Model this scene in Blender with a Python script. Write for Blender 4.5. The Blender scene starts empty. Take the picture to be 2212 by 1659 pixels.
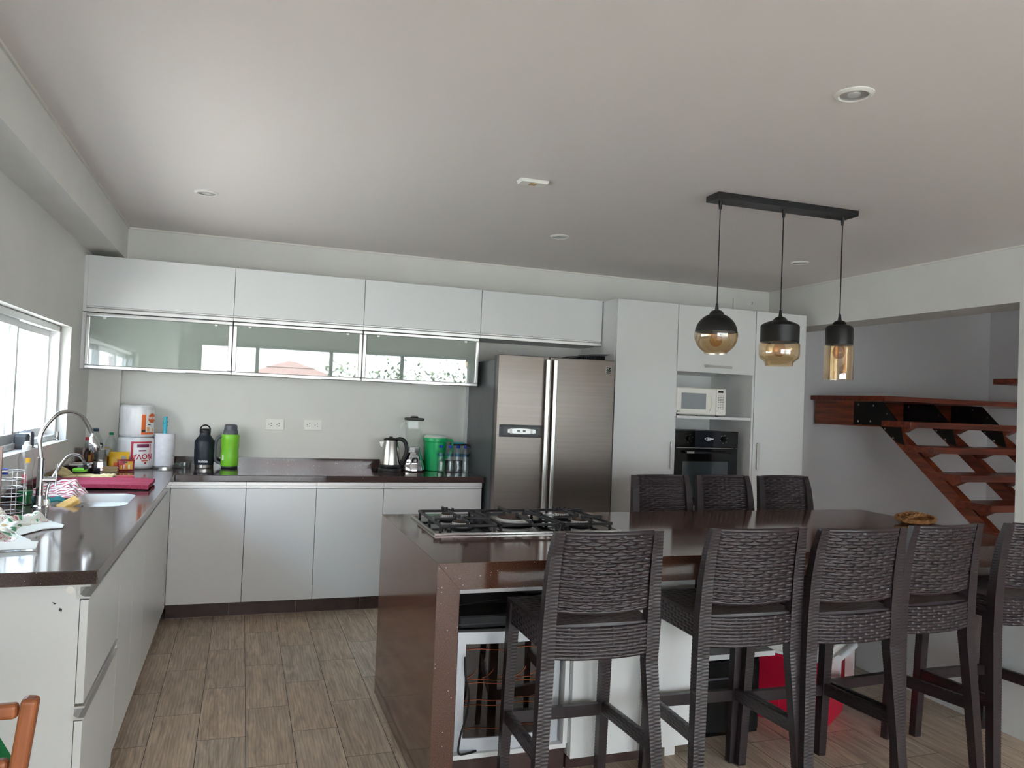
import bpy, bmesh, math, random
from mathutils import Vector, Matrix
random.seed(7)
SC = bpy.context.scene
COL = SC.collection
PI = math.pi
sin, cos = math.sin, math.cos

# ------------------------------------------------------------------ materials
def S(r, g, b):
    def c(u):
        u /= 255.0
        return u / 12.92 if u <= .04045 else ((u + .055) / 1.055) ** 2.4
    return (c(r), c(g), c(b), 1.0)

MATS = {}
def mat(name, col, rough=.5, metal=0., ior=1.45, spec=.5, coat=0., emit=None):
    m = bpy.data.materials.new(name); m.use_nodes = True
    p = m.node_tree.nodes['Principled BSDF']
    p.inputs['Base Color'].default_value = col
    p.inputs['Roughness'].default_value = rough
    p.inputs['Metallic'].default_value = metal
    p.inputs['IOR'].default_value = ior
    p.inputs['Specular IOR Level'].default_value = spec
    p.inputs['Coat Weight'].default_value = coat
    p.inputs['Coat Roughness'].default_value = .05
    MATS[name] = m
    return m

def N(m, t, **kw):
    n = m.node_tree.nodes.new(t)
    for k, v in kw.items():
        if k in n.inputs.keys() if hasattr(n.inputs, 'keys') else False:
            n.inputs[k].default_value = v
        else:
            setattr(n, k, v)
    return n
def L(m, a, b): m.node_tree.links.new(a, b)
def P(m): return m.node_tree.nodes['Principled BSDF']

def ramp(m, fac, stops):
    r = m.node_tree.nodes.new('ShaderNodeValToRGB')
    e = r.color_ramp.elements
    e[0].position, e[0].color = stops[0]
    e[1].position, e[1].color = stops[-1]
    for pos, c in stops[1:-1]:
        x = e.new(pos); x.color = c
    L(m, fac, r.inputs[0])
    return r.outputs[0]

def mottled(name, c0, c1, scale, rough=.5, bump=0., metal=0., stretch=(1, 1, 1), spec=.5, coat=0., detail=4):
    m = mat(name, c0, rough, metal, spec=spec, coat=coat)
    tc = N(m, 'ShaderNodeTexCoord'); mp = N(m, 'ShaderNodeMapping')
    mp.inputs['Scale'].default_value = stretch
    L(m, tc.outputs['Object'], mp.inputs[0])
    n = N(m, 'ShaderNodeTexNoise'); n.inputs['Scale'].default_value = scale; n.inputs['Detail'].default_value = detail
    L(m, mp.outputs[0], n.inputs['Vector'])
    L(m, ramp(m, n.outputs['Fac'], [(.35, c0), (.65, c1)]), P(m).inputs['Base Color'])
    if bump:
        b = N(m, 'ShaderNodeBump'); b.inputs['Strength'].default_value = bump; b.inputs['Distance'].default_value = .003
        L(m, n.outputs['Fac'], b.inputs['Height']); L(m, b.outputs[0], P(m).inputs['Normal'])
    return m

def thin(name, tint, k=.6, base=.04, rough=.02):
    m = bpy.data.materials.new(name); m.use_nodes = True
    nt = m.node_tree; nt.nodes.remove(nt.nodes['Principled BSDF'])
    out = nt.nodes['Material Output']
    t = nt.nodes.new('ShaderNodeBsdfTransparent'); t.inputs[0].default_value = tint
    g = nt.nodes.new('ShaderNodeBsdfGlossy'); g.inputs['Roughness'].default_value = rough
    lw = nt.nodes.new('ShaderNodeLayerWeight'); lw.inputs['Blend'].default_value = .5
    pw = nt.nodes.new('ShaderNodeMath'); pw.operation = 'POWER'; pw.inputs[1].default_value = 3.
    ma = nt.nodes.new('ShaderNodeMath'); ma.operation = 'MULTIPLY_ADD'; ma.inputs[1].default_value = k; ma.inputs[2].default_value = base
    mx = nt.nodes.new('ShaderNodeMixShader')
    L(m, lw.outputs['Facing'], pw.inputs[0]); L(m, pw.outputs[0], ma.inputs[0]); L(m, ma.outputs[0], mx.inputs[0])
    L(m, t.outputs[0], mx.inputs[1]); L(m, g.outputs[0], mx.inputs[2]); L(m, mx.outputs[0], out.inputs[0])
    MATS[name] = m
    return m

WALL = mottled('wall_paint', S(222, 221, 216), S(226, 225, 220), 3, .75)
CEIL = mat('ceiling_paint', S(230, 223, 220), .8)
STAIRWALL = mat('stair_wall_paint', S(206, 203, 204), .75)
LACQ = mat('white_lacquer', S(222, 223, 222), .32)
LACQIN = mat('cabinet_inside_white', S(226, 227, 224), .5)
ALU = mat('brushed_aluminium', S(214, 213, 211), .28, .85)
ALUW = mat('pale_aluminium', S(222, 221, 219), .35, .55)
CHROME = mat('chrome', S(225, 227, 230), .07, 1.)
STEEL = mat('steel', S(190, 188, 184), .25, 1.)
SINKST = mat('sink_steel', S(214, 214, 212), .32, .55)
BLACK = mat('black_matt', S(26, 26, 28), .45)
BLACKG = mat('black_gloss', S(8, 9, 11), .06, spec=.42)
IRON = mat('cast_iron', S(36, 36, 38), .5)
WHITEP = mat('white_plastic', S(236, 234, 228), .35)
GREYP = mat('grey_plastic', S(92, 96, 104), .5)
DARKP = mat('dark_grey_plastic', S(62, 64, 68), .45)
RUBBER = mat('rubber', S(20, 20, 20), .7)
REDP = mat('red_cooler_plastic', S(196, 22, 58), .4)
BULB = thin('bulb_glass', (.93, .78, .62, 1), .6, .06)
AMBER = thin('amber_glass', (.90, .74, .52, 1), .8, .17)
PANE = thin('window_pane', (.97, .99, .98, 1), .5, .03)
CLEAR = thin('clear_plastic', (.96, .98, .975, 1), .75, .05)
GLASSJ = thin('jar_glass', (.95, .97, .96, 1), .8, .05)
SMOKE = thin('smoked_plastic', (.72, .66, .66, 1), .6, .06)
WATERG = mat('green_liquid', S(10, 120, 62), .15)
LABELW = mat('label_white', S(240, 240, 238), .5)

def quartz(name, c0, c1, rough=.09, ior=1.6):
    m = mat(name, c0, rough, ior=ior, spec=.58)
    tc = N(m, 'ShaderNodeTexCoord')
    n = N(m, 'ShaderNodeTexNoise'); n.inputs['Scale'].default_value = 260; n.inputs['Detail'].default_value = 3
    L(m, tc.outputs['Object'], n.inputs['Vector'])
    base = ramp(m, n.outputs['Fac'], [(.38, c0), (.66, c1)])
    v = N(m, 'ShaderNodeTexVoronoi'); v.inputs['Scale'].default_value = 75
    L(m, tc.outputs['Object'], v.inputs['Vector'])
    lt = N(m, 'ShaderNodeMath', operation='LESS_THAN'); lt.inputs[1].default_value = .12
    L(m, v.outputs['Distance'], lt.inputs[0])
    sep = N(m, 'ShaderNodeSeparateColor'); L(m, v.outputs['Color'], sep.inputs[0])
    gt = N(m, 'ShaderNodeMath', operation='GREATER_THAN'); gt.inputs[1].default_value = .84
    L(m, sep.outputs[0], gt.inputs[0])
    mu = N(m, 'ShaderNodeMath', operation='MULTIPLY'); L(m, lt.outputs[0], mu.inputs[0]); L(m, gt.outputs[0], mu.inputs[1])
    mx = N(m, 'ShaderNodeMixRGB'); mx.inputs[2].default_value = S(225, 222, 220)
    L(m, mu.outputs[0], mx.inputs[0]); L(m, base, mx.inputs[1]); L(m, mx.outputs[0], P(m).inputs['Base Color'])
    return m
QUARTZ = quartz('brown_quartz', S(60, 46, 45), S(86, 69, 66))
QUARTZI = quartz('island_quartz', S(62, 40, 32), S(106, 70, 54), ior=1.62)

def floor_mat():
    m = mat('wood_look_tile', S(120, 102, 88), .42, spec=.4)
    tc = N(m, 'ShaderNodeTexCoord')
    sp = N(m, 'ShaderNodeSeparateXYZ'); L(m, tc.outputs['Object'], sp.inputs[0])
    cb = N(m, 'ShaderNodeCombineXYZ')
    ax = N(m, 'ShaderNodeMath', operation='ADD'); ax.inputs[1].default_value = -.08 + .1965 * 20
    ay = N(m, 'ShaderNodeMath', operation='ADD'); ay.inputs[1].default_value = -4.77 + .604 * 20
    L(m, sp.outputs['X'], ax.inputs[0]); L(m, sp.outputs['Y'], ay.inputs[0])
    L(m, ay.outputs[0], cb.inputs['X']); L(m, ax.outputs[0], cb.inputs['Y'])
    br = N(m, 'ShaderNodeTexBrick'); br.offset = .5; br.offset_frequency = 2
    br.inputs['Color1'].default_value = (0, 0, 0, 1); br.inputs['Color2'].default_value = (1, 1, 1, 1)
    br.inputs['Mortar'].default_value = (.5, .5, .5, 1)
    br.inputs['Scale'].default_value = 1.; br.inputs['Mortar Size'].default_value = .0016; br.inputs['Mortar Smooth'].default_value = .2
    br.inputs['Brick Width'].default_value = .604; br.inputs['Row Height'].default_value = .1965
    L(m, cb.outputs[0], br.inputs['Vector'])
    # per plank shift of the grain
    off = N(m, 'ShaderNodeVectorMath', operation='MULTIPLY'); off.inputs[1].default_value = (7.3, 3.1, 0)
    L(m, br.outputs['Color'], off.inputs[0])
    mp = N(m, 'ShaderNodeMapping'); mp.inputs['Scale'].default_value = (1.7, 13, 1)
    L(m, cb.outputs[0], mp.inputs[0])
    ad = N(m, 'ShaderNodeVectorMath', operation='ADD'); L(m, mp.outputs[0], ad.inputs[0]); L(m, off.outputs[0], ad.inputs[1])
    no = N(m, 'ShaderNodeTexNoise'); no.inputs['Scale'].default_value = 2.2; no.inputs['Detail'].default_value = 7; no.inputs['Distortion'].default_value = 1.3
    L(m, ad.outputs[0], no.inputs['Vector'])
    wv = N(m, 'ShaderNodeTexWave', bands_direction='Y'); wv.inputs['Scale'].default_value = 1.6; wv.inputs['Distortion'].default_value = 9; wv.inputs['Detail'].default_value = 3
    wv.inputs['Detail Scale'].default_value = .8
    L(m, ad.outputs[0], wv.inputs['Vector'])
    plank = ramp(m, br.outputs['Color'], [(0., S(192, 178, 160)), (.5, S(213, 193, 172)), (1., S(206, 194, 179))])
    g = ramp(m, no.outputs['Fac'], [(.3, (.62, .58, .54, 1)), (.7, (1.12, 1.1, 1.06, 1))])
    mx = N(m, 'ShaderNodeMixRGB', blend_type='MULTIPLY'); mx.inputs[0].default_value = 1
    L(m, plank, mx.inputs[1]); L(m, g, mx.inputs[2])
    w = ramp(m, wv.outputs['Fac'], [(0., (.72, .68, .64, 1)), (.35, (1, 1, 1, 1))])
    mx1 = N(m, 'ShaderNodeMixRGB', blend_type='MULTIPLY'); mx1.inputs[0].default_value = .7
    L(m, mx.outputs[0], mx1.inputs[1]); L(m, w, mx1.inputs[2])
    mx2 = N(m, 'ShaderNodeMixRGB'); mx2.inputs[2].default_value = S(58, 46, 38)
    L(m, br.outputs['Fac'], mx2.inputs[0]); L(m, mx1.outputs[0], mx2.inputs[1])
    L(m, mx2.outputs[0], P(m).inputs['Base Color'])
    b = N(m, 'ShaderNodeBump'); b.inputs['Strength'].default_value = .5; b.inputs['Distance'].default_value = .002
    sm = N(m, 'ShaderNodeMath', operation='SUBTRACT'); L(m, no.outputs['Fac'], sm.inputs[0]); L(m, br.outputs['Fac'], sm.inputs[1])
    L(m, sm.outputs[0], b.inputs['Height']); L(m, b.outputs[0], P(m).inputs['Normal'])
    return m
FLOOR = floor_mat()

def wood(name, c0, c1, axis, rough=.35, scale=1.):
    st = {'x': (2, 26, 26), 'y': (26, 2, 26), 'z': (26, 26, 2)}[axis]
    m = mottled(name, c0, c1, 1.2 * scale, rough, .0, stretch=st, detail=6)
    return m
MAHX = wood('mahogany_x', S(84, 32, 20), S(130, 58, 36), 'x', .28)
MAHY = wood('mahogany_y', S(92, 38, 24), S(140, 68, 42), 'y', .3)
CHAIRW = wood('orange_wood', S(140, 80, 48), S(164, 98, 60), 'z', .4)
TOEK = mottled('brown_plinth_tile', S(62, 46, 44), S(76, 58, 55), 14, .35)
RATTAN = mat('dark_brown_rattan', S(42, 33, 36), .33, spec=.6)
FRIDGE = mottled('taupe_steel', S(120, 112, 106), S(126, 118, 112), 1.5, .3, metal=.6, stretch=(1, 1, 40))
FRIDGES = mottled('dark_grey_steel', S(98, 102, 104), S(112, 115, 116), 3, .32, metal=.4)

# ------------------------------------------------------------------ mesh helpers
class MB:
    def __init__(s): s.v = []; s.f = []; s.m = []
    def add(s, vs, fs, mi=0):
        o = len(s.v); s.v += [tuple(v) for v in vs]
        for f in fs: s.f.append([i + o for i in f]); s.m.append(mi)
        return s
    def box(s, x0, x1, y0, y1, z0, z1, mi=0):
        vs = [(x, y, z) for z in (z0, z1) for y in (y0, y1) for x in (x0, x1)]
        return s.add(vs, [(0, 2, 3, 1), (4, 5, 7, 6), (0, 1, 5, 4), (2, 6, 7, 3), (0, 4, 6, 2), (1, 3, 7, 5)], mi)
    def lathe(s, prof, n=32, c=(0, 0, 0), mi=0, cap0=True, cap1=True, a0=0., sq=0., nv=None):
        vs = []
        for r, z in prof:
            for k in range(n):
                a = a0 + 2 * PI * k / n
                q = 1.
                if sq:
                    q = 1. / (abs(cos(a)) ** sq + abs(sin(a)) ** sq) ** (1. / sq)
                vs.append((c[0] + r * q * cos(a), c[1] + r * q * sin(a), c[2] + z))
        fs = []
        for i in range(len(prof) - 1):
            for k in range(n):
                k2 = (k + 1) % n
                fs.append((i * n + k, i * n + k2, (i + 1) * n + k2, (i + 1) * n + k))
        if cap0: fs.append(tuple(reversed(range(n))))
        if cap1: fs.append(tuple((len(prof) - 1) * n + k for k in range(n)))
        return s.add(vs, fs, mi)
    def cyl(s, p0, p1, r0, r1=None, n=20, mi=0):
        return s.tube([p0, p1], [r0, r0 if r1 is None else r1], n, mi)
    def tube(s, pts, r, n=12, mi=0, closed=False, flat=1.):
        pts = [Vector(p) for p in pts]; m = len(pts)
        rs = r if isinstance(r, (list, tuple)) else [r] * m
        tang = []
        for i in range(m):
            if closed: t = pts[(i + 1) % m] - pts[i - 1]
            else: t = pts[min(i + 1, m - 1)] - pts[max(i - 1, 0)]
            tang.append(t.normalized())
        up = Vector((0, 0, 1)) if abs(tang[0].z) < .9 else Vector((1, 0, 0))
        nrm = (up - tang[0] * up.dot(tang[0])).normalized()
        vs = []
        for i in range(m):
            nrm = (nrm - tang[i] * nrm.dot(tang[i])).normalized()
            bi = tang[i].cross(nrm)
            for k in range(n):
                a = 2 * PI * k / n
                vs.append(pts[i] + (nrm * cos(a) + bi * sin(a) * flat) * rs[i])
        fs = []
        for i in range(m if closed else m - 1):
            j = (i + 1) % m
            for k in range(n):
                k2 = (k + 1) % n
                fs.append((i * n + k, i * n + k2, j * n + k2, j * n + k))
        if not closed:
            fs.append(tuple(reversed(range(n)))); fs.append(tuple((m - 1) * n + k for k in range(n)))
        return s.add(vs, fs, mi)
    def prism(s, poly, a, b, axis='z', mi=0):
        def mk(u, v, w):
            return {'z': (u, v, w), 'x': (w, u, v), 'y': (u, w, v)}[axis]
        n = len(poly)
        vs = [mk(u, v, a) for u, v in poly] + [mk(u, v, b) for u, v in poly]
        fs = [tuple(reversed(range(n))), tuple(range(n, 2 * n))]
        for k in range(n): fs.append((k, (k + 1) % n, n + (k + 1) % n, n + k))
        return s.add(vs, fs, mi)
    def grid(s, fn, nu, nv, mi=0):
        vs = [fn(i / nu, j / nv) for j in range(nv + 1) for i in range(nu + 1)]
        w = nu + 1
        fs = [(j * w + i, j * w + i + 1, (j + 1) * w + i + 1, (j + 1) * w + i) for j in range(nv) for i in range(nu)]
        return s.add(vs, fs, mi)
    def sheet(s, fn, nu, nv, disp=None, thick=.008, mi=0, back=None):
        """two displaced faces of a panel and the rim between them"""
        w = nu + 1; F = []; B = []
        e = 1e-3
        for j in range(nv + 1):
            for i in range(nu + 1):
                u, v = i / nu, j / nv
                p = Vector(fn(u, v))
                du = Vector(fn(min(u + e, 1), v)) - Vector(fn(max(u - e, 0), v))
                dv = Vector(fn(u, min(v + e, 1))) - Vector(fn(u, max(v - e, 0)))
                nn = du.cross(dv).normalized()
                d = disp(u, v) if disp else 0
                d2 = back(u, v) if back else d
                F.append(p + nn * (thick / 2 + d)); B.append(p - nn * (thick / 2 + d2))
        fs = [(j * w + i, j * w + i + 1, (j + 1) * w + i + 1, (j + 1) * w + i) for j in range(nv) for i in range(nu)]
        n = len(F)
        fb = [tuple(n + q for q in reversed(f)) for f in fs]
        rim = []
        ring = [i for i in range(w)] + [j * w + nu for j in range(1, nv + 1)] + [nv * w + i for i in range(nu - 1, -1, -1)] + [j * w for j in range(nv - 1, 0, -1)]
        for k in range(len(ring)):
            a, b = ring[k], ring[(k + 1) % len(ring)]
            rim.append((b, a, n + a, n + b))
        return s.add(F + B, fs + fb + rim, mi)
    def build(s, name, mats, parent=None, smooth=None, bevel=0., segs=2, recalc=True):
        me = bpy.data.meshes.new(name)
        me.from_pydata(s.v, [], s.f)
        if not isinstance(mats, (list, tuple)): mats = [mats]
        for m in mats: me.materials.append(m)
        if len(mats) > 1: me.polygons.foreach_set('material_index', s.m)
        if recalc:
            bm = bmesh.new(); bm.from_mesh(me); bmesh.ops.recalc_face_normals(bm, faces=bm.faces); bm.to_mesh(me); bm.free()
        if smooth is not None:
            me.polygons.foreach_set('use_smooth', [True] * len(me.polygons))
            me.set_sharp_from_angle(angle=math.radians(smooth))
        me.update()
        o = bpy.data.objects.new(name, me); COL.objects.link(o)
        if parent is not None: o.parent = parent
        if bevel:
            b = o.modifiers.new('bevel', 'BEVEL'); b.width = bevel; b.segments = segs; b.limit_method = 'ANGLE'; b.angle_limit = math.radians(40)
        return o

def tag(o, label, cat, group=None):
    o['label'] = label; o['category'] = cat
    if group: o['group'] = group
    return o
def thing(name, label, cat, loc=(0, 0, 0), rz=0., group=None):
    o = bpy.data.objects.new(name, None); COL.objects.link(o)
    o.empty_display_size = .05
    o.location = loc; o.rotation_euler = (0, 0, rz)
    return tag(o, label, cat, group)
def struct(o):
    o['kind'] = 'structure'; return o
def sroot(name, loc=(0, 0, 0)):
    o = bpy.data.objects.new(name, None); COL.objects.link(o); o.location = loc; o['kind'] = 'structure'; o.empty_display_size = .05
    return o
def copy_tree(o, parent=None):
    c = o.copy(); COL.objects.link(c)
    if parent is not None: c.parent = parent
    for ch in list(o.children): copy_tree(ch, c)
    return c
def bx(*a): return MB().box(*a)

def text(name, body, size, m, parent, M, extrude=.0004, shear=0., bend=None, bold=0.):
    cu = bpy.data.curves.new('t', 'FONT'); cu.body = body; cu.size = size; cu.align_x = 'CENTER'; cu.align_y = 'CENTER'
    cu.extrude = extrude; cu.shear = shear; cu.offset = bold; cu.resolution_u = 3
    t = bpy.data.objects.new('t', cu); COL.objects.link(t)
    dg = bpy.context.evaluated_depsgraph_get()
    me = bpy.data.meshes.new_from_object(t.evaluated_get(dg))
    bpy.data.objects.remove(t)
    for v in me.vertices:
        p = v.co.copy()
        if bend: v.co = bend(p)
        else: v.co = M @ p
    me.materials.clear(); me.materials.append(m)
    me.name = name
    o = bpy.data.objects.new(name, me); COL.objects.link(o); o.parent = parent
    return o
# text standing in the XZ plane, read from -Y
def TXZ(x, y, z, flip=False):
    M = Matrix.Translation((x, y, z)) @ Matrix.Rotation(PI / 2, 4, 'X')
    if flip: M = M @ Matrix.Rotation(PI, 4, 'Z')
    return M
def cyl_patch(mb, r, a0, a1, z0, z1, n=14, mi=0, t=.0006):
    vs = []
    for i in range(n + 1):
        a = a0 + (a1 - a0) * i / n
        for rr, z in ((r + t, z0), (r + t, z1)): vs.append((rr * cos(a), rr * sin(a), z))
    return mb.add(vs, [(2 * i, 2 * i + 2, 2 * i + 3, 2 * i + 1) for i in range(n)], mi)
def arc(c, r, a0, a1, n, plane='xz'):
    out = []
    for i in range(n + 1):
        a = a0 + (a1 - a0) * i / n
        if plane == 'xz': out.append((c[0] + r * cos(a), c[1], c[2] + r * sin(a)))
        elif plane == 'yz': out.append((c[0], c[1] + r * cos(a), c[2] + r * sin(a)))
        else: out.append((c[0] + r * cos(a), c[1] + r * sin(a), c[2]))
    return out
def smooth_path(pts, n=8):
    pts = [Vector(p) for p in pts]; out = []
    for i in range(len(pts) - 1):
        p0 = pts[max(i - 1, 0)]; p1 = pts[i]; p2 = pts[i + 1]; p3 = pts[min(i + 2, len(pts) - 1)]
        for k in range(n):
            t = k / n
            out.append(.5 * ((2 * p1) + (-p0 + p2) * t + (2 * p0 - 5 * p1 + 4 * p2 - p3) * t * t + (-p0 + 3 * p1 - 3 * p2 + p3) * t ** 3))
    out.append(pts[-1]); return out

# ------------------------------------------------------------------ the room
CZ = 2.62
BACK = 6.0
struct(bx(-1.15, 7.55, -2.65, 6.15, -.12, 0).build('floor', FLOOR))
c = MB()
c.box(-1.15, 4.93, -2.65, 6.15, CZ, CZ + .15).box(4.93, 7.55, -2.65, 2.95, CZ, CZ + .15)
struct(c.build('ceiling', CEIL))
struct(bx(4.93, 7.55, 2.95, 6.15, 5.0, 5.1).build('ceiling_stairwell', CEIL))
# wall on the window side
WY0, WY1, WZ0, WZ1 = 2.65, 5.31, 1.165, 1.847
w = MB()
w.box(-1.15, -1.0, -2.5, 6.0, 0, WZ0).box(-1.15, -1.0, -2.5, 6.0, WZ1, CZ)
w.box(-1.15, -1.0, -2.5, WY0, WZ0, WZ1).box(-1.15, -1.0, WY1, 6.0, WZ0, WZ1)
struct(w.build('wall_left', WALL))
struct(bx(-1.15, 4.93, 6.0, 6.15, 0, CZ).build('wall_back', WALL))
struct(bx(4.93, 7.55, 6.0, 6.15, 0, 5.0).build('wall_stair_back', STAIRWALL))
w = MB()
w.box(4.6, 4.93, 2.95, 3.53, 0, CZ).box(4.6, 4.93, 3.53, 6.0, 2.26, CZ)
struct(w.build('wall_right', WALL))
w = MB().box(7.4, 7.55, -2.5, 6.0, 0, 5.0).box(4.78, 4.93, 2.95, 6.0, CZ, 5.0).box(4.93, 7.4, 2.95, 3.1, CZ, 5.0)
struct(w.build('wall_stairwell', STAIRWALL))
# rear wall with the wide glazing behind the viewer
RX0, RX1, RZ1 = -.73, 5.6, 2.3
w = MB().box(-1.15, RX0, -2.65, -2.5, 0, CZ).box(RX1, 7.55, -2.65, -2.5, 0, CZ).box(RX0, RX1, -2.65, -2.5, RZ1, CZ)
struct(w.build('wall_rear', WALL))
r = sroot('window_2', (0, -2.58, 0))
fr = MB()
for x in (RX0 + .03, .207, 1.434, 2.687, 3.95, 4.2, RX1 - .03):
    fr.box(x - .03, x + .03, -.03, .03, 0, RZ1)
fr.box(RX0, RX1, -.03, .03, 0, .06).box(RX0, RX1, -.03, .03, RZ1 - .06, RZ1)
fr.build('window_frame', DARKP, r)
bx(RX0, RX1, -.004, .004, .06, RZ1 - .06).build('pane', PANE, r)
# soffit beam over the window, small pilaster in the corner, cornice line, wall marks
struct(bx(-1.0, -.81, -2.5, 6.0, 2.385, CZ).build('beam_left', WALL))
struct(bx(-1.0, -.80, 5.93, 6.0, .945, 2.385).build('pilaster_left', WALL))
struct(bx(1.692, 1.746, 5.96, 6.0, .95, 2.0).build('trim_1', LACQ))
t = MB().box(-.81, 4.6, 5.988, 6.0, CZ - .012, CZ).box(-.81, -.80, -2.5, 6.0, CZ - .012, CZ).box(4.588, 4.6, 2.95, 6.0, CZ - .012, CZ)
struct(t.build('trim_2', mat('cream_trim', S(228, 225, 217), .6)))
t = MB().box(-.41, 1.69, 5.488, 5.50, 0, .104, 1).box(-.41, 1.69, 5.480, 5.488, 0, .003, 1)
for x0, x1 in ((-.41, -.023), (-.021, .407), (.409, .839), (.841, 1.27), (1.272, 1.69)): t.box(x0, x1, 5.483, 5.489, .003, .104, 0)
struct(t.build('baseboard_back', [TOEK, mat('pale_grout', S(168, 150, 136), .8)]))
struct(bx(-.475, -.455, 2.66, 5.5, 0, .10).build('baseboard_left', TOEK))

# kitchen window
wn = sroot('window_1', (-1.10, 0, 0))
f = MB()
f.box(-.045, .045, WY0, WY1, WZ1 - .035, WZ1).box(-.045, .045, WY0, WY1, WZ0, WZ0 + .03)
f.box(-.045, .045, WY1 - .03, WY1, WZ0, WZ1).box(-.045, .045, WY0, WY0 + .03, WZ0, WZ1)
f.build('window_frame', ALUW, wn, bevel=.003)
def sash(y0, y1, x):
    s = MB().box(x - .012, x + .012, y0, y0 + .035, WZ0 + .03, WZ1 - .035).box(x - .012, x + .012, y1 - .035, y1, WZ0 + .03, WZ1 - .035)
    s.box(x - .012, x + .012, y0 + .035, y1 - .035, WZ0 + .03, WZ0 + .075).box(x - .012, x + .012, y0 + .035, y1 - .035, WZ1 - .07, WZ1 - .035)
    o = s.build('sash', ALUW, wn)
    bx(x - .003, x + .003, y0 + .035, y1 - .035, WZ0 + .075, WZ1 - .07).build('pane', PANE, o)
sash(WY0 + .03, 3.62, -.018); sash(3.585, 4.47, .014); sash(4.42, WY1 - .03, -.018)
struct(bx(-1.06, -.985, WY0, WY1, WZ0 - .02, WZ0 - .0005).build('window_sill', WALL))

# ------------------------------------------------------------------ outside
struct(bx(-3, 9, -4.2, -2.65, 2.5, 2.62).build('roof_sky_blocker', CEIL))  # unseen roof slab, added to keep sky light off the floor
EXTW = mat('outside_white_wall', S(240, 238, 232), .8)
GROUND = mottled('outside_paving', S(196, 192, 186), S(210, 206, 200), 2, .8)
struct(bx(-14, 16, -16, 12, -.3, -.14).build('ground', GROUND))
PEACH = mat('outside_peach_render', S(226, 196, 172), .8)
ew = MB().box(-3.3, -3.1, 1.5, 5.35, -.14, 1.45, 0).box(-3.3, -3.1, 1.5, 5.3, 1.45, 1.78, 1).box(-3.3, -3.1, 1.5, 5.35, 1.78, 2.3, 0)
ew.box(-3.3, -3.1, 5.9, 8.5, -.14, 2.8, 0).box(-3.3, -3.1, 1.5, 5.2, 2.3, 2.6, 1)
struct(ew.build('wall_garden', [EXTW, PEACH]))
struct(bx(-12, 14, -10.3, -10, -.14, 5.5).build('wall_neighbour', EXTW))
nw = sroot('window_3', (3.4, -9.97, 2.2))
MB().box(-1.4, 1.4, -.02, .02, .55, 1.5).build('pane', mat('pink_curtain', S(196, 120, 140), .7), nw)
MB().box(-.05, .05, .02, .04, .55, 1.5).box(-1.45, -1.38, .02, .04, .5, 1.55).box(1.38, 1.45, .02, .04, .5, 1.55).build('window_frame', WHITEP, nw)
hb = MB(); rnd = random.Random(3)
for k in range(5200):
    x = rnd.uniform(1.7, 7.5); z = rnd.uniform(0, 2.05) + rnd.random() ** 4 * .45; y = -5.8 + rnd.uniform(-.3, .3)
    a, b_ = rnd.uniform(0, 2 * PI), rnd.uniform(-.9, .9); l = rnd.uniform(.06, .14); wd = l * .3
    d = Vector((cos(a) * cos(b_), sin(a) * cos(b_), sin(b_) + .5)).normalized(); s_ = d.cross(Vector((0, 0, 1))).normalized() * wd
    p = Vector((x, y, z))
    hb.add([p, p + d * l * .5 + s_, p + d * l, p + d * l * .5 - s_], [(0, 1, 2, 3)])
h = hb.build('hedge', mottled('hedge_leaves', S(74, 92, 52), S(112, 124, 78), 5, .6), recalc=False)
h['kind'] = 'stuff'; h['label'] = 'leafy green garden hedge outside the wide glazing'; h['category'] = 'hedge'
gz = thing('gazebo', 'beige fabric gazebo canopy standing in the garden outside', 'gazebo', (1.05, -8.15, -.14))
g = MB()
for q, (r0, z0, r1, z1) in enumerate(((1.5, 1.86, .45, 2.26), (.55, 2.24, .03, 2.42))):
    g.add([(-r0, -r0, z0), (r0, -r0, z0), (r0, r0, z0), (-r0, r0, z0), (-r1, -r1, z1), (r1, -r1, z1), (r1, r1, z1), (-r1, r1, z1)],
          [(0, 1, 5, 4), (1, 2, 6, 5), (2, 3, 7, 6), (3, 0, 4, 7), (4, 5, 6, 7)])
g.build('canopy', mat('beige_canvas', S(146, 112, 104), .8), gz)
for sx in (-1, 1):
    for sy in (-1, 1): bx(sx * 1.45 - .04, sx * 1.45 + .04, sy * 1.45 - .04, sy * 1.45 + .04, 0, 1.95).build('post', DARKP, gz)

# ------------------------------------------------------------------ worktop of the L-shaped run
ZT, ZB = .945, .903
wt = thing('worktop', 'dark brown speckled quartz worktop of the wall run with low upstand', 'worktop', (0, 0, 0))
SX, SY, SA, SB = -.665, 4.205, .175, .245      # sink centre and half sizes
def rrect(cx, cy, a, b, r, n=6):
    out = []
    for qx, qy, s0 in ((a - r, b - r, 0), (-(a - r), b - r, 1), (-(a - r), -(b - r), 2), (a - r, -(b - r), 3)):
        for i in range(n + 1):
            an = s0 * PI / 2 + i / n * PI / 2
            out.append((cx + qx + r * cos(an), cy + qy + r * sin(an)))
    return out
outer = [(-1.0, 2.597), (-.385, 2.597), (-.385, 5.38), (1.69, 5.38), (1.69, 5.999), (-.80, 5.999), (-.80, 5.93), (-1.0, 5.93)]
inner = rrect(SX, SY, SA, SB, .09)
bm = bmesh.new()
def loop(bm, pts, z):
    vs = [bm.verts.new((x, y, z)) for x, y in pts]
    return vs, [bm.edges.new((vs[i], vs[(i + 1) % len(vs)])) for i in range(len(vs))]
vo, eo = loop(bm, outer, ZT); vi, ei = loop(bm, inner, ZT)
bmesh.ops.triangle_fill(bm, edges=eo + ei, use_beauty=True)
top = list(bm.faces)
ex = bmesh.ops.extrude_face_region(bm, geom=top)
for e in ex['geom']:
    if isinstance(e, bmesh.types.BMVert): e.co.z = ZB
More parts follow.
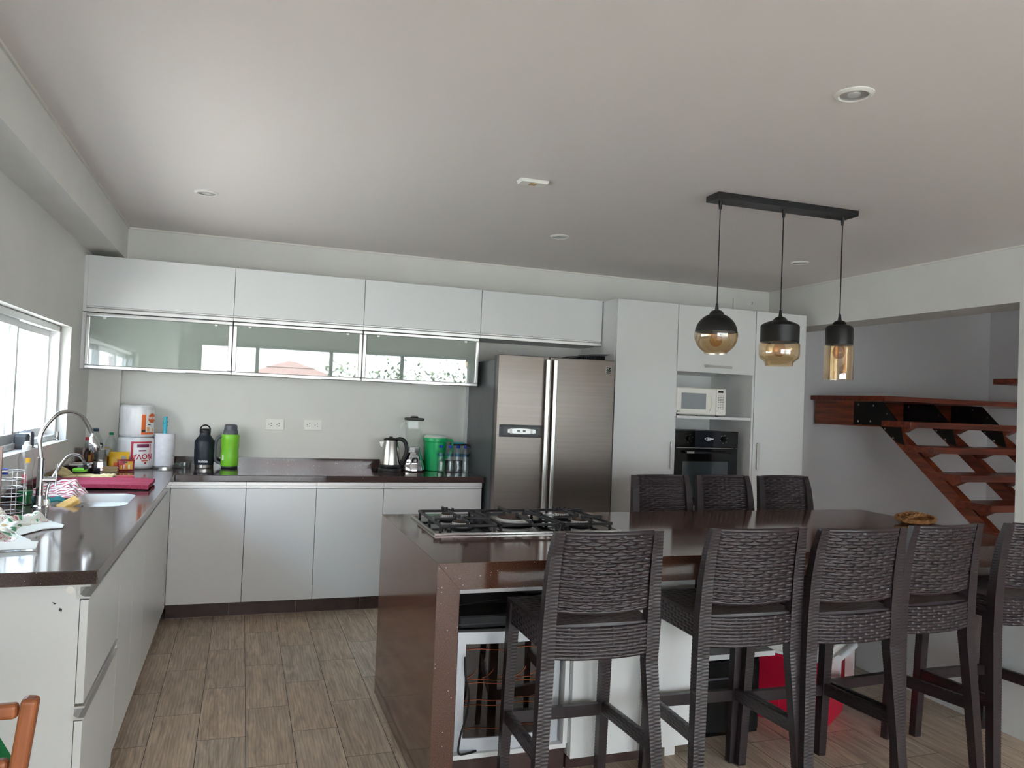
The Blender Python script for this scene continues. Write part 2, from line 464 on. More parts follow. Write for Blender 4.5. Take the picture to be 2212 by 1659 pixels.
bmesh.ops.recalc_face_normals(bm, faces=bm.faces)
me = bpy.data.meshes.new('slab'); bm.to_mesh(me); bm.free(); me.materials.append(QUARTZ)
o = bpy.data.objects.new('slab', me); COL.objects.link(o); o.parent = wt
b = o.modifiers.new('bevel', 'BEVEL'); b.width = .003; b.segments = 2; b.limit_method = 'ANGLE'
u = MB().box(-.80, 1.69, 5.982, 5.999, ZT, 1.015).box(-.999, -.80, 5.915, 5.93, ZT, 1.015).box(-.999, -.984, 2.6, 5.915, ZT, 1.01)
u.build('backsplash', QUARTZ, wt)
sk = thing('sink', 'brushed steel single bowl sink set into worktop below the window', 'sink', (SX, SY, ZT))
sb = MB(); n0 = len(inner)
rings = [(SA - .0006, SB - .0006, .0894, -.004), (SA - .0035, SB - .0035, .088, -.002), (SA - .006, SB - .006, .086, -.012), (SA - .012, SB - .012, .083, -.17), (SA - .04, SB - .04, .07, -.19), (.03, .03, .029, -.195)]
vs = []
for a, b2, rr, z in rings: vs += [(x, y, z) for x, y in rrect(0, 0, a, b2, rr)]
fs = [(i * n0 + k, i * n0 + (k + 1) % n0, (i + 1) * n0 + (k + 1) % n0, (i + 1) * n0 + k) for i in range(len(rings) - 1) for k in range(n0)]
fs.append(tuple((len(rings) - 1) * n0 + k for k in range(n0)))
sb.add(vs, fs).build('bowl', SINKST, sk, 40, recalc=False)
MB().lathe([(.04, -.194), (.042, -.19), (.03, -.189), (.012, -.192)], 24).build('drain', CHROME, sk, 40)

# ------------------------------------------------------------------ base cabinets
def gola(o, x0, x1, y, z0, z1):      # handle rail in front of a cabinet facing -y
    pr = [(y - .004, z0), (y + .012, z0), (y + .03, z0 + .012), (y + .03, z1 - .006), (y - .004, z1 - .006), (y - .004, z1), (y + .034, z1), (y + .034, z0 - .006), (y - .004, z0 - .006)]
    return MB().prism(pr, x0, x1, 'x').build('handle_rail', ALUW, o)
YF = 5.405
def base_unit(x0, x1, label, rail=True):
    o = thing('base_cabinet', label, 'cabinet', (x0, YF, 0), 0, 'white base cabinets')
    W = x1 - x0
    bx(.001, W - .001, .022, .555, .105, .900).build('body', LACQIN, o)
    bx(.0018, W - .0018, 0, .020, .108, .856).build('door', LACQ, o, bevel=.0015)
    MB().prism([(.0, .866), (.018, .866), (.018, .862), (-.004, .862), (-.004, .874), (-.001, .876), (-.001, .898), (.0, .9), (.018, .9), (.018, .898), (.004, .896), (.004, .87)], .001, W - .001, 'x').build('handle_rail', ALUW, o)
    return o
base_unit(-.41, .051, 'white base cabinet in the corner where the two runs meet')
base_unit(.051, .505, 'white base cabinet second from the corner of the back run')
base_unit(.505, .964, 'white base cabinet third from the corner, below the bare worktop')
base_unit(.964, 1.684, 'widest white base cabinet of the back run, next to the fridge')

XF = -.41
def left_door(y0, y1, label):
    o = thing('base_cabinet', label, 'cabinet', (XF, y0, 0), PI / 2, 'white base cabinets')   # local x -> +Y, local -y -> +X
    W = y1 - y0
    bx(.001, W - .001, .024, .585, .10, .900).build('body', LACQIN, o)
    bx(.0028, W - .0028, 0, .020, .10, .852).build('door', LACQ, o, bevel=.001)
    gola(o, .0, W, 0.0, .862, .898)
    return o
def drawer_unit(y0, y1, label):
    o = thing('drawer_cabinet', label, 'cabinet', (XF, y0, 0), PI / 2)
    W = y1 - y0
    bx(.001, W, .024, .585, .0, .900).build('body', LACQ, o)
    bx(.0, W - .0018, 0, .022, .542, .852).build('drawer', LACQ, o, bevel=.0015)
    bx(.0, W - .0018, 0, .022, .06, .490).build('drawer', LACQ, o, bevel=.0015)
    gola(o, .0, W, 0.0, .862, .898); gola(o, .0, W - .002, 0.0, .499, .534)
    mk = MB().lathe([(.011, 0), (.011, .002), (.008, .003)], 20)
    mk.v = [(x + .0, z, y) for x, y, z in mk.v]
    k = MB()
    for q in range(16): pass
    cp = MB(); n = 20
    cp.cyl((-.0025, .05, .885), (.001, .05, .885), .011, n=20)
    cp.build('screw_cap', WHITEP, o)
    ch = MB().add([(-.0006, .09, .842), (-.0006, .084, .846), (-.0006, .096, .85)], [(0, 1, 2)]).add([(-.0006, .078, .823), (-.0006, .07, .82), (-.0006, .069, .828), (-.0006, .076, .832)], [(0, 1, 2, 3)])
    ch.build('chip_mark', DARKP, o)
    return o
drawer_unit(2.622, 3.29, 'white two-drawer cabinet at the near end of the sink run')
left_door(3.29, 3.70, 'narrow white base cabinet just beyond the drawers')
left_door(3.70, 4.13, 'white base cabinet under the sink, second beyond the drawers')
o = left_door(4.13, 5.20, 'long white base cabinet front between sink and corner')
bx(1.073, 1.268, 0, .019, .10, .898).build('filler_panel', LACQ, o)

# ------------------------------------------------------------------ upper cabinets
YU = 5.60
GLASSG = mat('back_painted_glass', S(150, 160, 152), .012, ior=2.1, spec=.6)
def up_unit(x0, x1, label):
    o = thing('wall_cabinet', label, 'cabinet', (x0, YU, 1.975), 0, 'white lift-up wall cabinets')
    W = x1 - x0
    bx(.001, W - .001, .021, .399, .0, .364).build('body', LACQIN, o)
    bx(.0018, W - .0018, 0, .019, .038, .366).build('door', LACQ, o, bevel=.0015)
    MB().prism([(-.004, .0), (.02, .0), (.02, .036), (.015, .036), (.015, .03), (-.001, .024), (-.004, .02)], .001, W - .001, 'x').build('handle_rail', ALUW, o)
    return o
UX = [-.978, -.082, .801, 1.683, 2.698]
o = up_unit(UX[0], UX[1], 'white lift-up wall cabinet next to the window wall')
bx(-.0215, .0, .008, .399, .0, .366).build('filler_panel', LACQ, o)
up_unit(UX[1], UX[2], 'white lift-up wall cabinet second from the window wall')
up_unit(UX[2], UX[3], 'white lift-up wall cabinet third from the window wall')
up_unit(UX[3], UX[4], 'white lift-up wall cabinet above the fridge')
def glass_unit(x0, x1, label):
    o = thing('glass_wall_cabinet', label, 'cabinet', (x0, YU, 1.605), 0, 'frosted glass wall cabinets')
    W = x1 - x0; H = .366; t = .026
    bx(.004, W - .004, .024, .399, .004, .367).build('body', LACQIN, o)
    f = MB()
    def bar(x0, x1, z0, z1): f.box(x0, x1, -.004, .018, z0, z1)
    bar(.002, W - .002, H - t, H); bar(.002, W - .002, .0, t); bar(.002, .002 + t, t, H - t); bar(W - .002 - t, W - .002, t, H - t)
    d = f.build('door_frame', ALU, o, bevel=.006, segs=3)
    bx(t, W - t, .004, .010, t, H - t).build('pane', GLASSG, d)
    cl = MB().box(.10, .118, -.002, .004, H - t - .012, H - t).box(W - .118, W - .10, -.002, .004, H - t - .012, H - t)
    cl.build('clip', ALUW, d)
    bx(W * .42, W * .68, -.012, -.004, .0, .009).build('handle', ALUW, o, bevel=.001)
    return o
o = glass_unit(UX[0], UX[1], 'frosted glass wall cabinet next to the window wall')
bx(-.0215, .003, .008, .399, .0, .367).build('filler_panel', LACQ, o)
glass_unit(UX[1], UX[2], 'frosted glass wall cabinet in the middle of three')
glass_unit(UX[2], UX[3] - .004, 'frosted glass wall cabinet beside the fridge')

# ------------------------------------------------------------------ tall cabinets
YT = 5.35; TZ = 2.335
def bar_handle(o, x, z0, z1, y=-.0):
    return MB().box(x - .010, x + .010, y - .024, y - .016, z0, z1).box(x - .006, x + .006, y - .016, y + .001, z0 + .01, z0 + .022).box(x - .006, x + .006, y - .016, y + .001, z1 - .022, z1 - .01).build('handle', ALU, o, bevel=.001)
def tall(x0, x1, label, hx):
    o = thing('tall_cabinet', label, 'cabinet', (x0, YT, 0))
    W = x1 - x0
    bx(.0, W, .022, .64, .10, TZ).build('body', LACQ, o)
    bx(.003, W - .0018, 0, .020, .105, TZ - .002).build('door', LACQ, o, bevel=.0015)
    bx(.02, W - .02, .06, .62, 0, .10).build('plinth', TOEK, o)
    bar_handle(o, hx, 1.02, 1.245)
    return o
tall(2.705, 3.245, 'tall white cabinet between the fridge and the oven niche', .512)
tall(3.985, 4.492, 'tall white cabinet between oven niche and stairwell', .045)
nc = thing('oven_cabinet', 'white cabinet with open niche holding the microwave and oven', 'cabinet', (3.247, YT, 0))
W = 3.983 - 3.247
MB().box(0, .018, .022, .64, .10, TZ).box(W - .018, W, .002, .64, .10, TZ).box(.018, W - .018, .60, .618, .10, TZ).box(.018, W - .018, .022, .60, .10, .12).box(.018, W - .018, .022, .60, .70, .718).box(.018, W - .018, .022, .60, 1.80, 1.818).box(.018, W - .018, .022, .60, TZ - .018, TZ).build('body', LACQ, nc)
bx(.02, W - .02, .06, .62, 0, .10).build('plinth', TOEK, nc)
bx(.018, W - .018, .01, .60, 1.425, 1.447).build('shelf', LACQ, nc)
d = bx(.002, W - .002, -.001, .020, 1.80, TZ - .002).build('lift_door', LACQ, nc, bevel=.0015)
MB().box(.25, .50, -.025, -.017, 1.842, 1.862).box(.27, .282, -.017, .0, 1.846, 1.858).box(.47, .482, -.017, .0, 1.846, 1.858).build('handle', ALU, d, bevel=.001)
bx(.002, W - .002, 0, .020, .105, .70).build('door', LACQ, nc, bevel=.0015)
struct(bx(4.20, 4.40, 5.985, 6.0, 2.30, 2.535).build('trim_3', WALL))
MB_h = MB().add([(4.40, 5.994, 2.475), (4.412, 5.994, 2.49), (4.416, 5.994, 2.52), (4.406, 5.994, 2.50)], [(0, 1, 2, 3)]).add([(4.398, 5.994, 2.455), (4.408, 5.994, 2.455), (4.406, 5.994, 2.466), (4.398, 5.994, 2.466)], [(0, 1, 2, 3)])
struct(MB_h.build('trim_4', BLACK))

# microwave
MW = mat('microwave_white', S(236, 234, 226), .22)
mw = thing('microwave', 'white microwave with grey door window on the niche shelf', 'microwave', (3.29, 5.41, 1.447), 0)
bx(0, .47, .03, .40, .008, .232).build('body', MW, mw, bevel=.008)
MB().grid(lambda u, v: (u * .375, .03 - .035 * (1 - (2 * u * .8 - .8) ** 2 * .8), .012 + v * .216), 16, 2).grid(lambda u, v: (u * .375, .032, .012 + v * .216), 2, 2).build('door_skin', MW, mw, 60)
dr = MB().box(0, .375, .0, .031, .012, .228).build('door', MW, mw, bevel=.012, segs=3)
bx(.045, .275, -.0012, .004, .055, .185).build('door_window', mat('microwave_window', S(150, 154, 158), .2), dr, bevel=.0)
MB().tube(smooth_path([(.315, -.001, .045), (.335, -.008, .115), (.315, -.001, .19)], 6), .006, 8).build('handle', MW, dr, 60)
bx(.378, .47, .004, .031, .012, .228).build('control_panel', MW, mw, bevel=.006)
cpn = MB().box(.392, .44, .0025, .006, .196, .213)
cpn.build('display', BLACKG, mw)
kb = MB()
for i in range(3):
    for j in range(9): kb.box(.392 + i * .021, .404 + i * .021, .003, .006, .062 + j * .0135, .067 + j * .0135)
kb.build('keypad', GREYP, mw)
for sx in (.05, .42):
    for sy in (.06, .36): MB().cyl((sx, sy, 0), (sx, sy, .01), .012).build('foot', RUBBER, mw)
text('logo', 'LG', .018, DARKP, mw, TXZ(.028, -.001, .034))
MB().cyl((.012, .0005, .034), (.012, -.001, .034), .006).build('logo_mark', DARKP, mw)
# remove the helper skin, the plain door is enough
bpy.data.objects.remove([q for q in mw.children if q.name.startswith('door_skin')][0])

# oven
ov = thing('oven', 'black built-in style oven standing in the lower niche', 'oven', (3.27, 5.42, .718))
bx(.0, .62, .03, .50, .0, .605).build('body', BLACK, ov)
cpn = bx(-.004, .624, .0, .03, .475, .61).build('control_panel', BLACKG, ov, bevel=.003)
bx(.21, .46, -.0008, .0005, .478, .607).build('display', mat('oven_display', S(20, 24, 34), .08), ov)
dr = bx(-.002, .622, .0, .03, .02, .466).build('door', BLACKG, ov, bevel=.003)
bx(.10, .53, -.0012, .0005, .07, .36).build('door_window', mat('oven_window', S(52, 62, 66), .04, ior=1.6), dr)
MB().cyl((.12, -.035, .435), (.53, -.035, .435), .009, n=14).cyl((.13, -.035, .435), (.13, .0, .435), .008).cyl((.52, -.035, .435), (.52, .0, .435), .008).build('handle', BLACK, dr, 50)
bx(.112, .18, -.046, -.043, .428, .443).build('handle_badge', STEEL, dr)
bx(.04, .58, -.001, .002, .4685, .472).build('vent_strip', STEEL, ov)
for x in (.155, .485):
    k = MB().cyl((x, .0, .545), (x, -.02, .545), .021, .019, 24).box(x - .004, x + .004, -.026, -.019, .525, .565).build('knob', BLACKG, ov, 40)
    tk = MB()
    for q in range(6):
        a = q * PI / 3 + .3; tk.box(x + .034 * cos(a) - .003, x + .034 * cos(a) + .003, -.001, .0, .545 + .034 * sin(a) - .001, .545 + .034 * sin(a) + .001)
    tk.build('dial_marking', LABELW, ov)
lg = MB()
lg.tube([(.335 + .03 * cos(a * PI / 12), -.0015, .545 + .011 * sin(a * PI / 12)) for a in range(24)], .0022, 6, closed=True).box(.325, .385, -.002, -.001, .542, .549)
lg.build('logo', LABELW, ov)

# fridge
fd = thing('fridge', 'taupe side-by-side fridge with long chrome handles', 'fridge', (1.708, 5.20, 0))
bx(.004, .914, .07, .76, .03, 1.80).build('body', FRIDGES, fd, bevel=.004)
bx(.03, .89, .10, .74, 0, .03).build('base', BLACK, fd)
bx(.0, .384, .0, .062, .04, 1.838).build('door', FRIDGE, fd, bevel=.006, segs=3)
bx(.396, .918, .0, .062, .04, 1.838).build('door', FRIDGE, fd, bevel=.006, segs=3)
bx(.0, .012, .055, .10, .04, 1.832).build('door_seal', DARKP, fd)
bx(.386, .394, .02, .07, .05, 1.83).build('door_gap', BLACK, fd)
for x in (.350, .408):
    h = MB().box(x, x + .030, -.045, -.022, .30, 1.818)
    h = h.build('handle', ALU, fd, bevel=.006, segs=3)
    MB().box(x + .004, x + .026, -.024, .002, .32, .37).box(x + .004, x + .026, -.024, .002, 1.40, 1.45).box(x + .004, x + .026, -.024, .002, 1.76, 1.81).build('handle_mount', GREYP, h)
dp = bx(.022, .345, -.004, .004, 1.250, 1.338).build('dispenser_panel', DARKP, fd, bevel=.004)
def oval(x0, x1, z0, z1, bulge, y):
    t = [(x0 + (x1 - x0) * i / 16, z1 + bulge * (1 - (2 * i / 16 - 1) ** 2)) for i in range(17)]
    bt = [(x1 - (x1 - x0) * i / 16, z0 - bulge * (1 - (2 * i / 16 - 1) ** 2)) for i in range(17)]
    return MB().prism(t + bt, y, y + .006, 'y')
oval(.055, .33, 1.276, 1.316, .007, -.006).build('dispenser_frame', mat('dispenser_dark', S(70, 70, 70), .35), dp)
oval(.085, .295, 1.281, 1.306, .007, -.010).build('control_pad', mat('dispenser_silver', S(216, 218, 216), .3, .3), dp)
MB().box(.155, .176, -.0115, -.009, 1.288, 1.302).box(.198, .219, -.0115, -.009, 1.288, 1.302).build('display', BLACKG, dp)
MB().cyl((.108, -.0125, 1.302), (.108, -.009, 1.302), .010).cyl((.108, -.0125, 1.284), (.108, -.009, 1.284), .010).cyl((.262, -.0125, 1.300), (.262, -.009, 1.300), .008).cyl((.262, -.0125, 1.286), (.262, -.009, 1.286), .008).build('button', LABELW, dp)
lb = bx(.842, .884, -.002, .001, 1.745, 1.79).build('logo_plate', BLACKG, fd)
lm = MB()
for cx, s_ in ((.856, 1), (.870, -1)):
    lm.tube([(cx + s_ * -.0 + .0075 * cos(a) * 1, -.003, 1.772 + .006 * sin(a)) for a in [PI * .25 * s_ + (0 if s_ > 0 else PI) + q * PI * 1.5 / 14 for q in range(15)]], .0012, 6)
lm.build('logo_mark', LABELW, lb)
MB().box(.846, .880, -.003, -.0015, 1.751, 1.756).build('logo_line', LABELW, lb)
MB().box(.842, .8435, -.003, .0, 1.745, 1.79).box(.8825, .884, -.003, .0, 1.745, 1.79).box(.842, .884, -.003, .0, 1.7885, 1.79).build('logo_rim', LABELW, lb)
tr = thing('dish_tray', 'black ribbed plastic tray lying on top of the fridge', 'tray', (2.49, 5.50, 1.80))
tb = MB()
tb.prism([(-.13, .0), (.13, .0), (.13, .012), (-.13, .012)], -.14, .14, 'y')
for i in range(16):
    x = -.125 + i * .0167; hh = .05 + .035 * (i / 15) ** .6
    tb.box(x - .003, x + .003, -.14, .14, .012, hh)
for y in (-.14, .136):
    tb.prism([(-.15, .058), (-.08, .078), (.02, .09), (.17, .098), (.17, .092), (.12, .08), (.02, .078), (-.08, .066)], y, y + .006, 'y')
    tb.box(-.125, .128, y, y + .004, .0, .03)
tb.build('ribbed_tray', BLACK, tr)

# ------------------------------------------------------------------ island
IX0, IX1, IY0, IY1, IZ = .70, 3.78, 2.75, 3.94, .90
isl = thing('island_worktop', 'brown quartz island worktop with waterfall end and mitred front edge', 'worktop', (0, 0, 0))
MB().prism([(IX0 + .0002, IZ), (IX1, IZ), (IX1, .80), (IX0 + .0882, .80)], IY0, IY1, 'y').build('top', QUARTZI, isl, bevel=.0006)
MB().prism([(IX0, IZ), (IX0 + .088, .80), (IX0 + .088, 0), (IX0, 0)], IY0, IY1, 'y').build('waterfall_panel', QUARTZI, isl, bevel=.0006)
bx(3.545, 3.70, 2.60, 3.70, 0, .7995).build('support_panel', LACQ, isl)
# island cabinet with niche for the wine cooler
YC = 2.91
ic = thing('island_cabinet', 'white island cabinet with open cooler niche and plain panel', 'cabinet', (.79, YC, 0))
MB().box(0, .52, .0, .80, .10, .118).box(.0, .52, .60, .618, .118, .795).box(.505, .525, .0, .80, .118, .795).box(0, .52, .0, .03, .745, .795).build('body', LACQ, ic)
bx(0, .52, .02, .80, 0, .10).build('plinth', TOEK, ic)
bx(.528, 1.09, .0, .80, .065, .795).build('side_box', LACQ, ic)
bx(.53, 1.09, -.022, -.001, .062, .793).build('front_panel', LACQ, ic, bevel=.0015)
bx(1.00, 1.05, .03, .08, 0, .065).build('foot', LACQ, ic)
bx(.535, .95, .03, .70, 0, .064).build('plinth', TOEK, ic)
MB().box(1.092, 1.56, .03, .80, .392, .414).box(1.092, 1.56, .78, .798, .0, .795).build('shelf', LACQ, ic)

wc = thing('wine_cooler', 'silver framed wine cooler with dark glass door in the island niche', 'wine cooler', (.845, 2.935, .118))
bx(.005, .435, .05, .52, .012, .455).build('body', mat('cooler_black', S(22, 23, 25), .4), wc)
SILV = mat('silver_paint', S(206, 210, 216), .35, .35)
def bow(x): return -.022 * (1 - (2 * x / .44 - 1) ** 2)
def bowed(x0, x1, z0, z1, y0, y1, n=14):
    m = MB(); pts = [(x0 + (x1 - x0) * i / n) for i in range(n + 1)]
    poly = [(x, y0 + bow(x)) for x in pts] + [(x, y1 + bow(x)) for x in reversed(pts)]
    return m.prism(poly, z0, z1, 'z')
f = MB()
for q in (bowed(0, .44, .42, .466, .01, .05), bowed(0, .44, .0, .05, .01, .05), bowed(0, .032, .05, .42, .01, .05), bowed(.385, .44, .05, .42, .01, .05)):
    f.add(q.v, q.f)
df = f.build('door_frame', SILV, wc, 50)
bowed(.032, .385, .05, .42, .018, .03).build('pane', mat('brown_glass', S(26, 17, 14), .03, ior=1.6), df, 50)
COPPER = mat('copper_wire', S(196, 104, 58), .3, .8)
for z in (.085, .175, .195, .262, .275, .395):
    MB().tube([(.035 + .345 * i / 12, .0155 + bow(.035 + .345 * i / 12), z + .004 * sin(i)) for i in range(13)], .0011, 6).build('wire_rack', COPPER, df)
wv = MB()
for q in range(5):
    x = .06 + q * .068
    wv.tube(smooth_path([(x - .026, .0152 + bow(x), .285), (x - .008, .0152 + bow(x), .29), (x + .012, .0152 + bow(x), .305), (x + .02, .0152 + bow(x), .318)], 5), .0011, 6)
wv.build('wire_rack', COPPER, df)
for sx in (.03, .41): MB().cyl((sx, .07, 0), (sx, .07, .014), .014).build('foot', RUBBER, wc)
cb_ = MB().tube(smooth_path([(.865, 2.905, .50), (.868, 2.90, .43), (.885, 2.895, .36), (.878, 2.897, .28), (.858, 2.9, .2), (.852, 2.90, .135), (.88, 2.905, .124), (.93, 2.92, .124)], 8), .0042, 8)
tag(cb_.build('power_cord', RUBBER, None, 60), 'black power cord hanging down in front of the wine cooler', 'cord')
cb_ = MB().tube(smooth_path([(.80, 3.0, .67), (.95, 3.02, .68), (1.1, 3.02, .69), (1.28, 3.05, .70)], 8), .004, 8).tube(smooth_path([(.80, 3.02, .665), (.95, 3.04, .672), (1.12, 3.05, .66), (1.28, 3.07, .645)], 8), .004, 8)
cb_.tube(smooth_path([(.80, 3.02, .665), (.797, 3.06, .62), (.80, 3.1, .592), (.88, 3.12, .586)], 6), .004, 8)
tag(cb_.build('cable_bundle', RUBBER, None, 60), 'black cables strung across the dark space over the wine cooler', 'cable')
bb = thing('cooler_lid_box', 'flat black box lying on top of the wine cooler', 'box', (.86, 3.0, .573))
bx(0, .40, .0, .42, 0, .06).build('shell', BLACK, bb, bevel=.01)
bx(.0, .40, -.004, .0, .022, .026).build('seam_strip', DARKP, bb)
ba = thing('black_appliance', 'black glossy appliance on the floor under the island shelf', 'appliance', (1.90, 2.99, 0))
bx(0, .42, .02, .60, .02, .372).build('body', BLACKG, ba, bevel=.006)
bx(.01, .41, .0, .02, .04, .365).build('door', mat('appliance_black', S(14, 15, 18), .18), ba, bevel=.01)
bx(.04, .36, -.006, .0, .285, .292).build('handle_groove', GREYP, ba)
for sx in (.04, .38):
    for sy in (.06, .56): MB().cyl((sx, sy, 0), (sx, sy, .02), .015).build('foot', RUBBER, ba)
bu = thing('black_stereo_box', 'black box on the white shelf under the island', 'box', (1.90, 3.0, .414))
bx(0, .42, 0, .5, .01, .30).build('shell', mat('stereo_black', S(16, 17, 20), .3), bu, bevel=.008)
bx(.02, .40, -.004, .0, .03, .045).build('trim_line', DARKP, bu)
for sx in (.03, .39):
    for sy in (.04, .46): MB().cyl((sx, sy, 0), (sx, sy, .01), .012).build('foot', RUBBER, bu)

# red ice chest
cl = thing('ice_chest', 'crimson ice chest with white lid on the floor behind the stools', 'cooler', (2.623, 2.925, 0), math.radians(33))
def taper(x0, x1, y0, y1, z0, z1, i):
    return MB().add([(x0 + i, y0 + i, z0), (x1 - i, y0 + i, z0), (x1 - i, y1 - i, z0), (x0 + i, y1 - i, z0), (x0, y0, z1), (x1, y0, z1), (x1, y1, z1), (x0, y1, z1)], [(3, 2, 1, 0), (4, 5, 6, 7), (0, 1, 5, 4), (1, 2, 6, 5), (2, 3, 7, 6), (3, 0, 4, 7)])
taper(-.01, .40, -.01, .36, 0, .345, .018).build('body', REDP, cl, bevel=.02, segs=3)
rb_ = MB()
for i in range(6): rb_.box(-.0115, -.006, .04 + i * .055, .046 + i * .055, .05, .16)
rb_.build('rib', REDP, cl)
taper(-.02, .41, -.02, .37, .350, .405, -.0).build('lid', WHITEP, cl, bevel=.012, segs=3)
bx(-.014, .404, -.014, .364, .340, .352).build('lid_rim', LABELW, cl)
hd = MB()
hd.cyl((.05, -.045, .36), (.34, -.045, .36), .016, n=16).box(.06, .085, -.05, -.012, .20, .36).box(.30, .325, -.05, -.012, .20, .36)
hd.build('handle', mat('handle_white', S(226, 228, 230), .35), cl, 50)

# hob
hb = thing('gas_hob', 'black gas hob with steel rim set into the island top', 'hob', (.83, 3.31, IZ))
bx(0, .90, 0, .52, -.02, .006).build('tray', BLACKG, hb)
MB().box(-.006, .906, -.006, .006, .0, .011).box(-.006, .906, .514, .526, .0, .011).box(-.006, .006, .006, .514, .0, .011).box(.894, .906, .006, .514, .0, .011).build('rim', STEEL, hb, bevel=.002)
ENAM = mat('burner_alu', S(222, 222, 220), .4, .3)
RUST = mottled('burner_cap_brown', S(48, 36, 32), S(86, 62, 50), 30, .5)
def burner(x, y, r):
    o = MB().lathe([(r * 1.15, .006), (r * 1.2, .012), (r * .95, .016)], 32, (x, y, 0)).build('burner', BLACK, hb, 40)
    b = MB().lathe([(r * .98, .012), (r * 1.0, .034), (r * .8, .036)], 32, (x, y, 0))
    b.build('flame_ring', ENAM, o, 40)
    s = MB()
    for k in range(20):
        a = 2 * PI * k / 20
        s.box(x + r * .992 * cos(a) - .0012, x + r * .992 * cos(a) + .0012, y + r * .992 * sin(a) - .0012, y + r * .992 * sin(a) + .0012, .026, .032)
    s.build('flame_slot', BLACK, o)
    MB().lathe([(r * .92, .036), (r * .92, .040), (r * .8, .043), (r * .2, .044)], 32, (x, y, 0)).build('burner_cap', RUST, o, 40)
for a in ((.15, .14, .042), (.15, .385, .034), (.755, .385, .034), (.755, .15, .042)): burner(*a)
o = MB().lathe([(.095, .006), (.10, .014), (.09, .02)], 40, (.45, .26, 0)).build('burner', BLACK, hb, 40)
MB().lathe([(.078, .012), (.08, .034), (.07, .036)], 40, (.45, .26, 0)).lathe([(.088, .014), (.09, .026), (.084, .028)], 40, (.45, .26, 0)).build('flame_ring', ENAM, o, 40)
MB().lathe([(.08, .036), (.08, .041), (.06, .046), (.03, .046)], 40, (.45, .26, 0)).build('burner_cap', RUST, o, 40)
def grate(x0, x1, y0, y1, cs):
    g = MB(); t = .006; z0, z1 = .047, .058
    for y in (y0, y1): g.box(x0, x1, y - t, y + t, .03, .042)
    for x in (x0, x1): g.box(x - t, x + t, y0, y1, .03, .042)
    for x in (x0, x1):
        for y in (y0 + .02, y1 - .02, (y0 + y1) / 2): g.box(x - t, x + t, y - t, y + t, .006, .036)
    for cx, cy, r in cs:
        for a in range(4):
            dx, dy = ((1, 0), (0, 1), (-1, 0), (0, -1))[a]
            ex = {0: x1, 2: x0}.get(a, cx); ey = {1: y1, 3: y0}.get(a, cy)
            if a in (1, 3) and len(cs) == 2 and abs(ey - cy) > .17: ey = (y0 + y1) / 2
            ix, iy = cx + dx * r, cy + dy * r
            g.box(min(ix, ex) - (t if dx == 0 else 0), max(ix, ex) + (t if dx == 0 else 0), min(iy, ey) - (t if dy == 0 else 0), max(iy, ey) + (t if dy == 0 else 0), z0, z1)
            g.box(ex - t, ex + t, ey - t, ey + t, .03, z1); g.box(ix - t, ix + t, iy - t, iy + t, z0, z1 + .007)
    return g.build('grate', IRON, hb, bevel=.002)
grate(.03, .285, .03, .49, [(.15, .14, .028), (.15, .385, .024)])
grate(.315, .595, .03, .49, [(.45, .26, .05)])
grate(.625, .87, .03, .49, [(.755, .15, .028), (.755, .385, .024)])

# braided basket handle on the table end
WICK = mottled('wicker_straw', S(112, 72, 36), S(164, 118, 68), 40, .55)
bk = thing('wicker_basket', 'small braided wicker basket on the far end of the island', 'basket', (3.655, 3.40, IZ))
def braid(path, r, n, turns, ph):
    out = []; m = len(path)
    for i in range(m):
        a = ph + turns * 2 * PI * i / m
        out.append(Vector(path[i]) + Vector((cos(a) * r * .5, sin(a) * r * .5, sin(a + .7) * r)))
    return out
ring = [(.10 * cos(2 * PI * i / 60), .10 * sin(2 * PI * i / 60), .030 + .01 * sin(2 * PI * i / 60 + 1)) for i in range(60)]
g = MB()
for k in range(3): g.tube(braid(ring, .007, 60, 8, k * 2.1), .0062, 7, closed=True)
g.build('rim', WICK, bk, 60)
MB().lathe([(.02, .0), (.07, .002), (.095, .028), (.09, .03), (.066, .006), (.02, .004)], 28, cap0=False, cap1=False).build('bowl', WICK, bk, 50)
hp = smooth_path([(-.09, -.02, .035), (-.03, -.03, .05), (.06, .0, .046), (.125, .03, .036), (.06, .045, .05), (-.03, .04, .052), (-.085, .03, .04)], 8)
g = MB()
for k in range(2): g.tube(braid(hp, .006, 50, 7, k * PI), .006, 7)
g.build('handle', WICK, bk, 60)

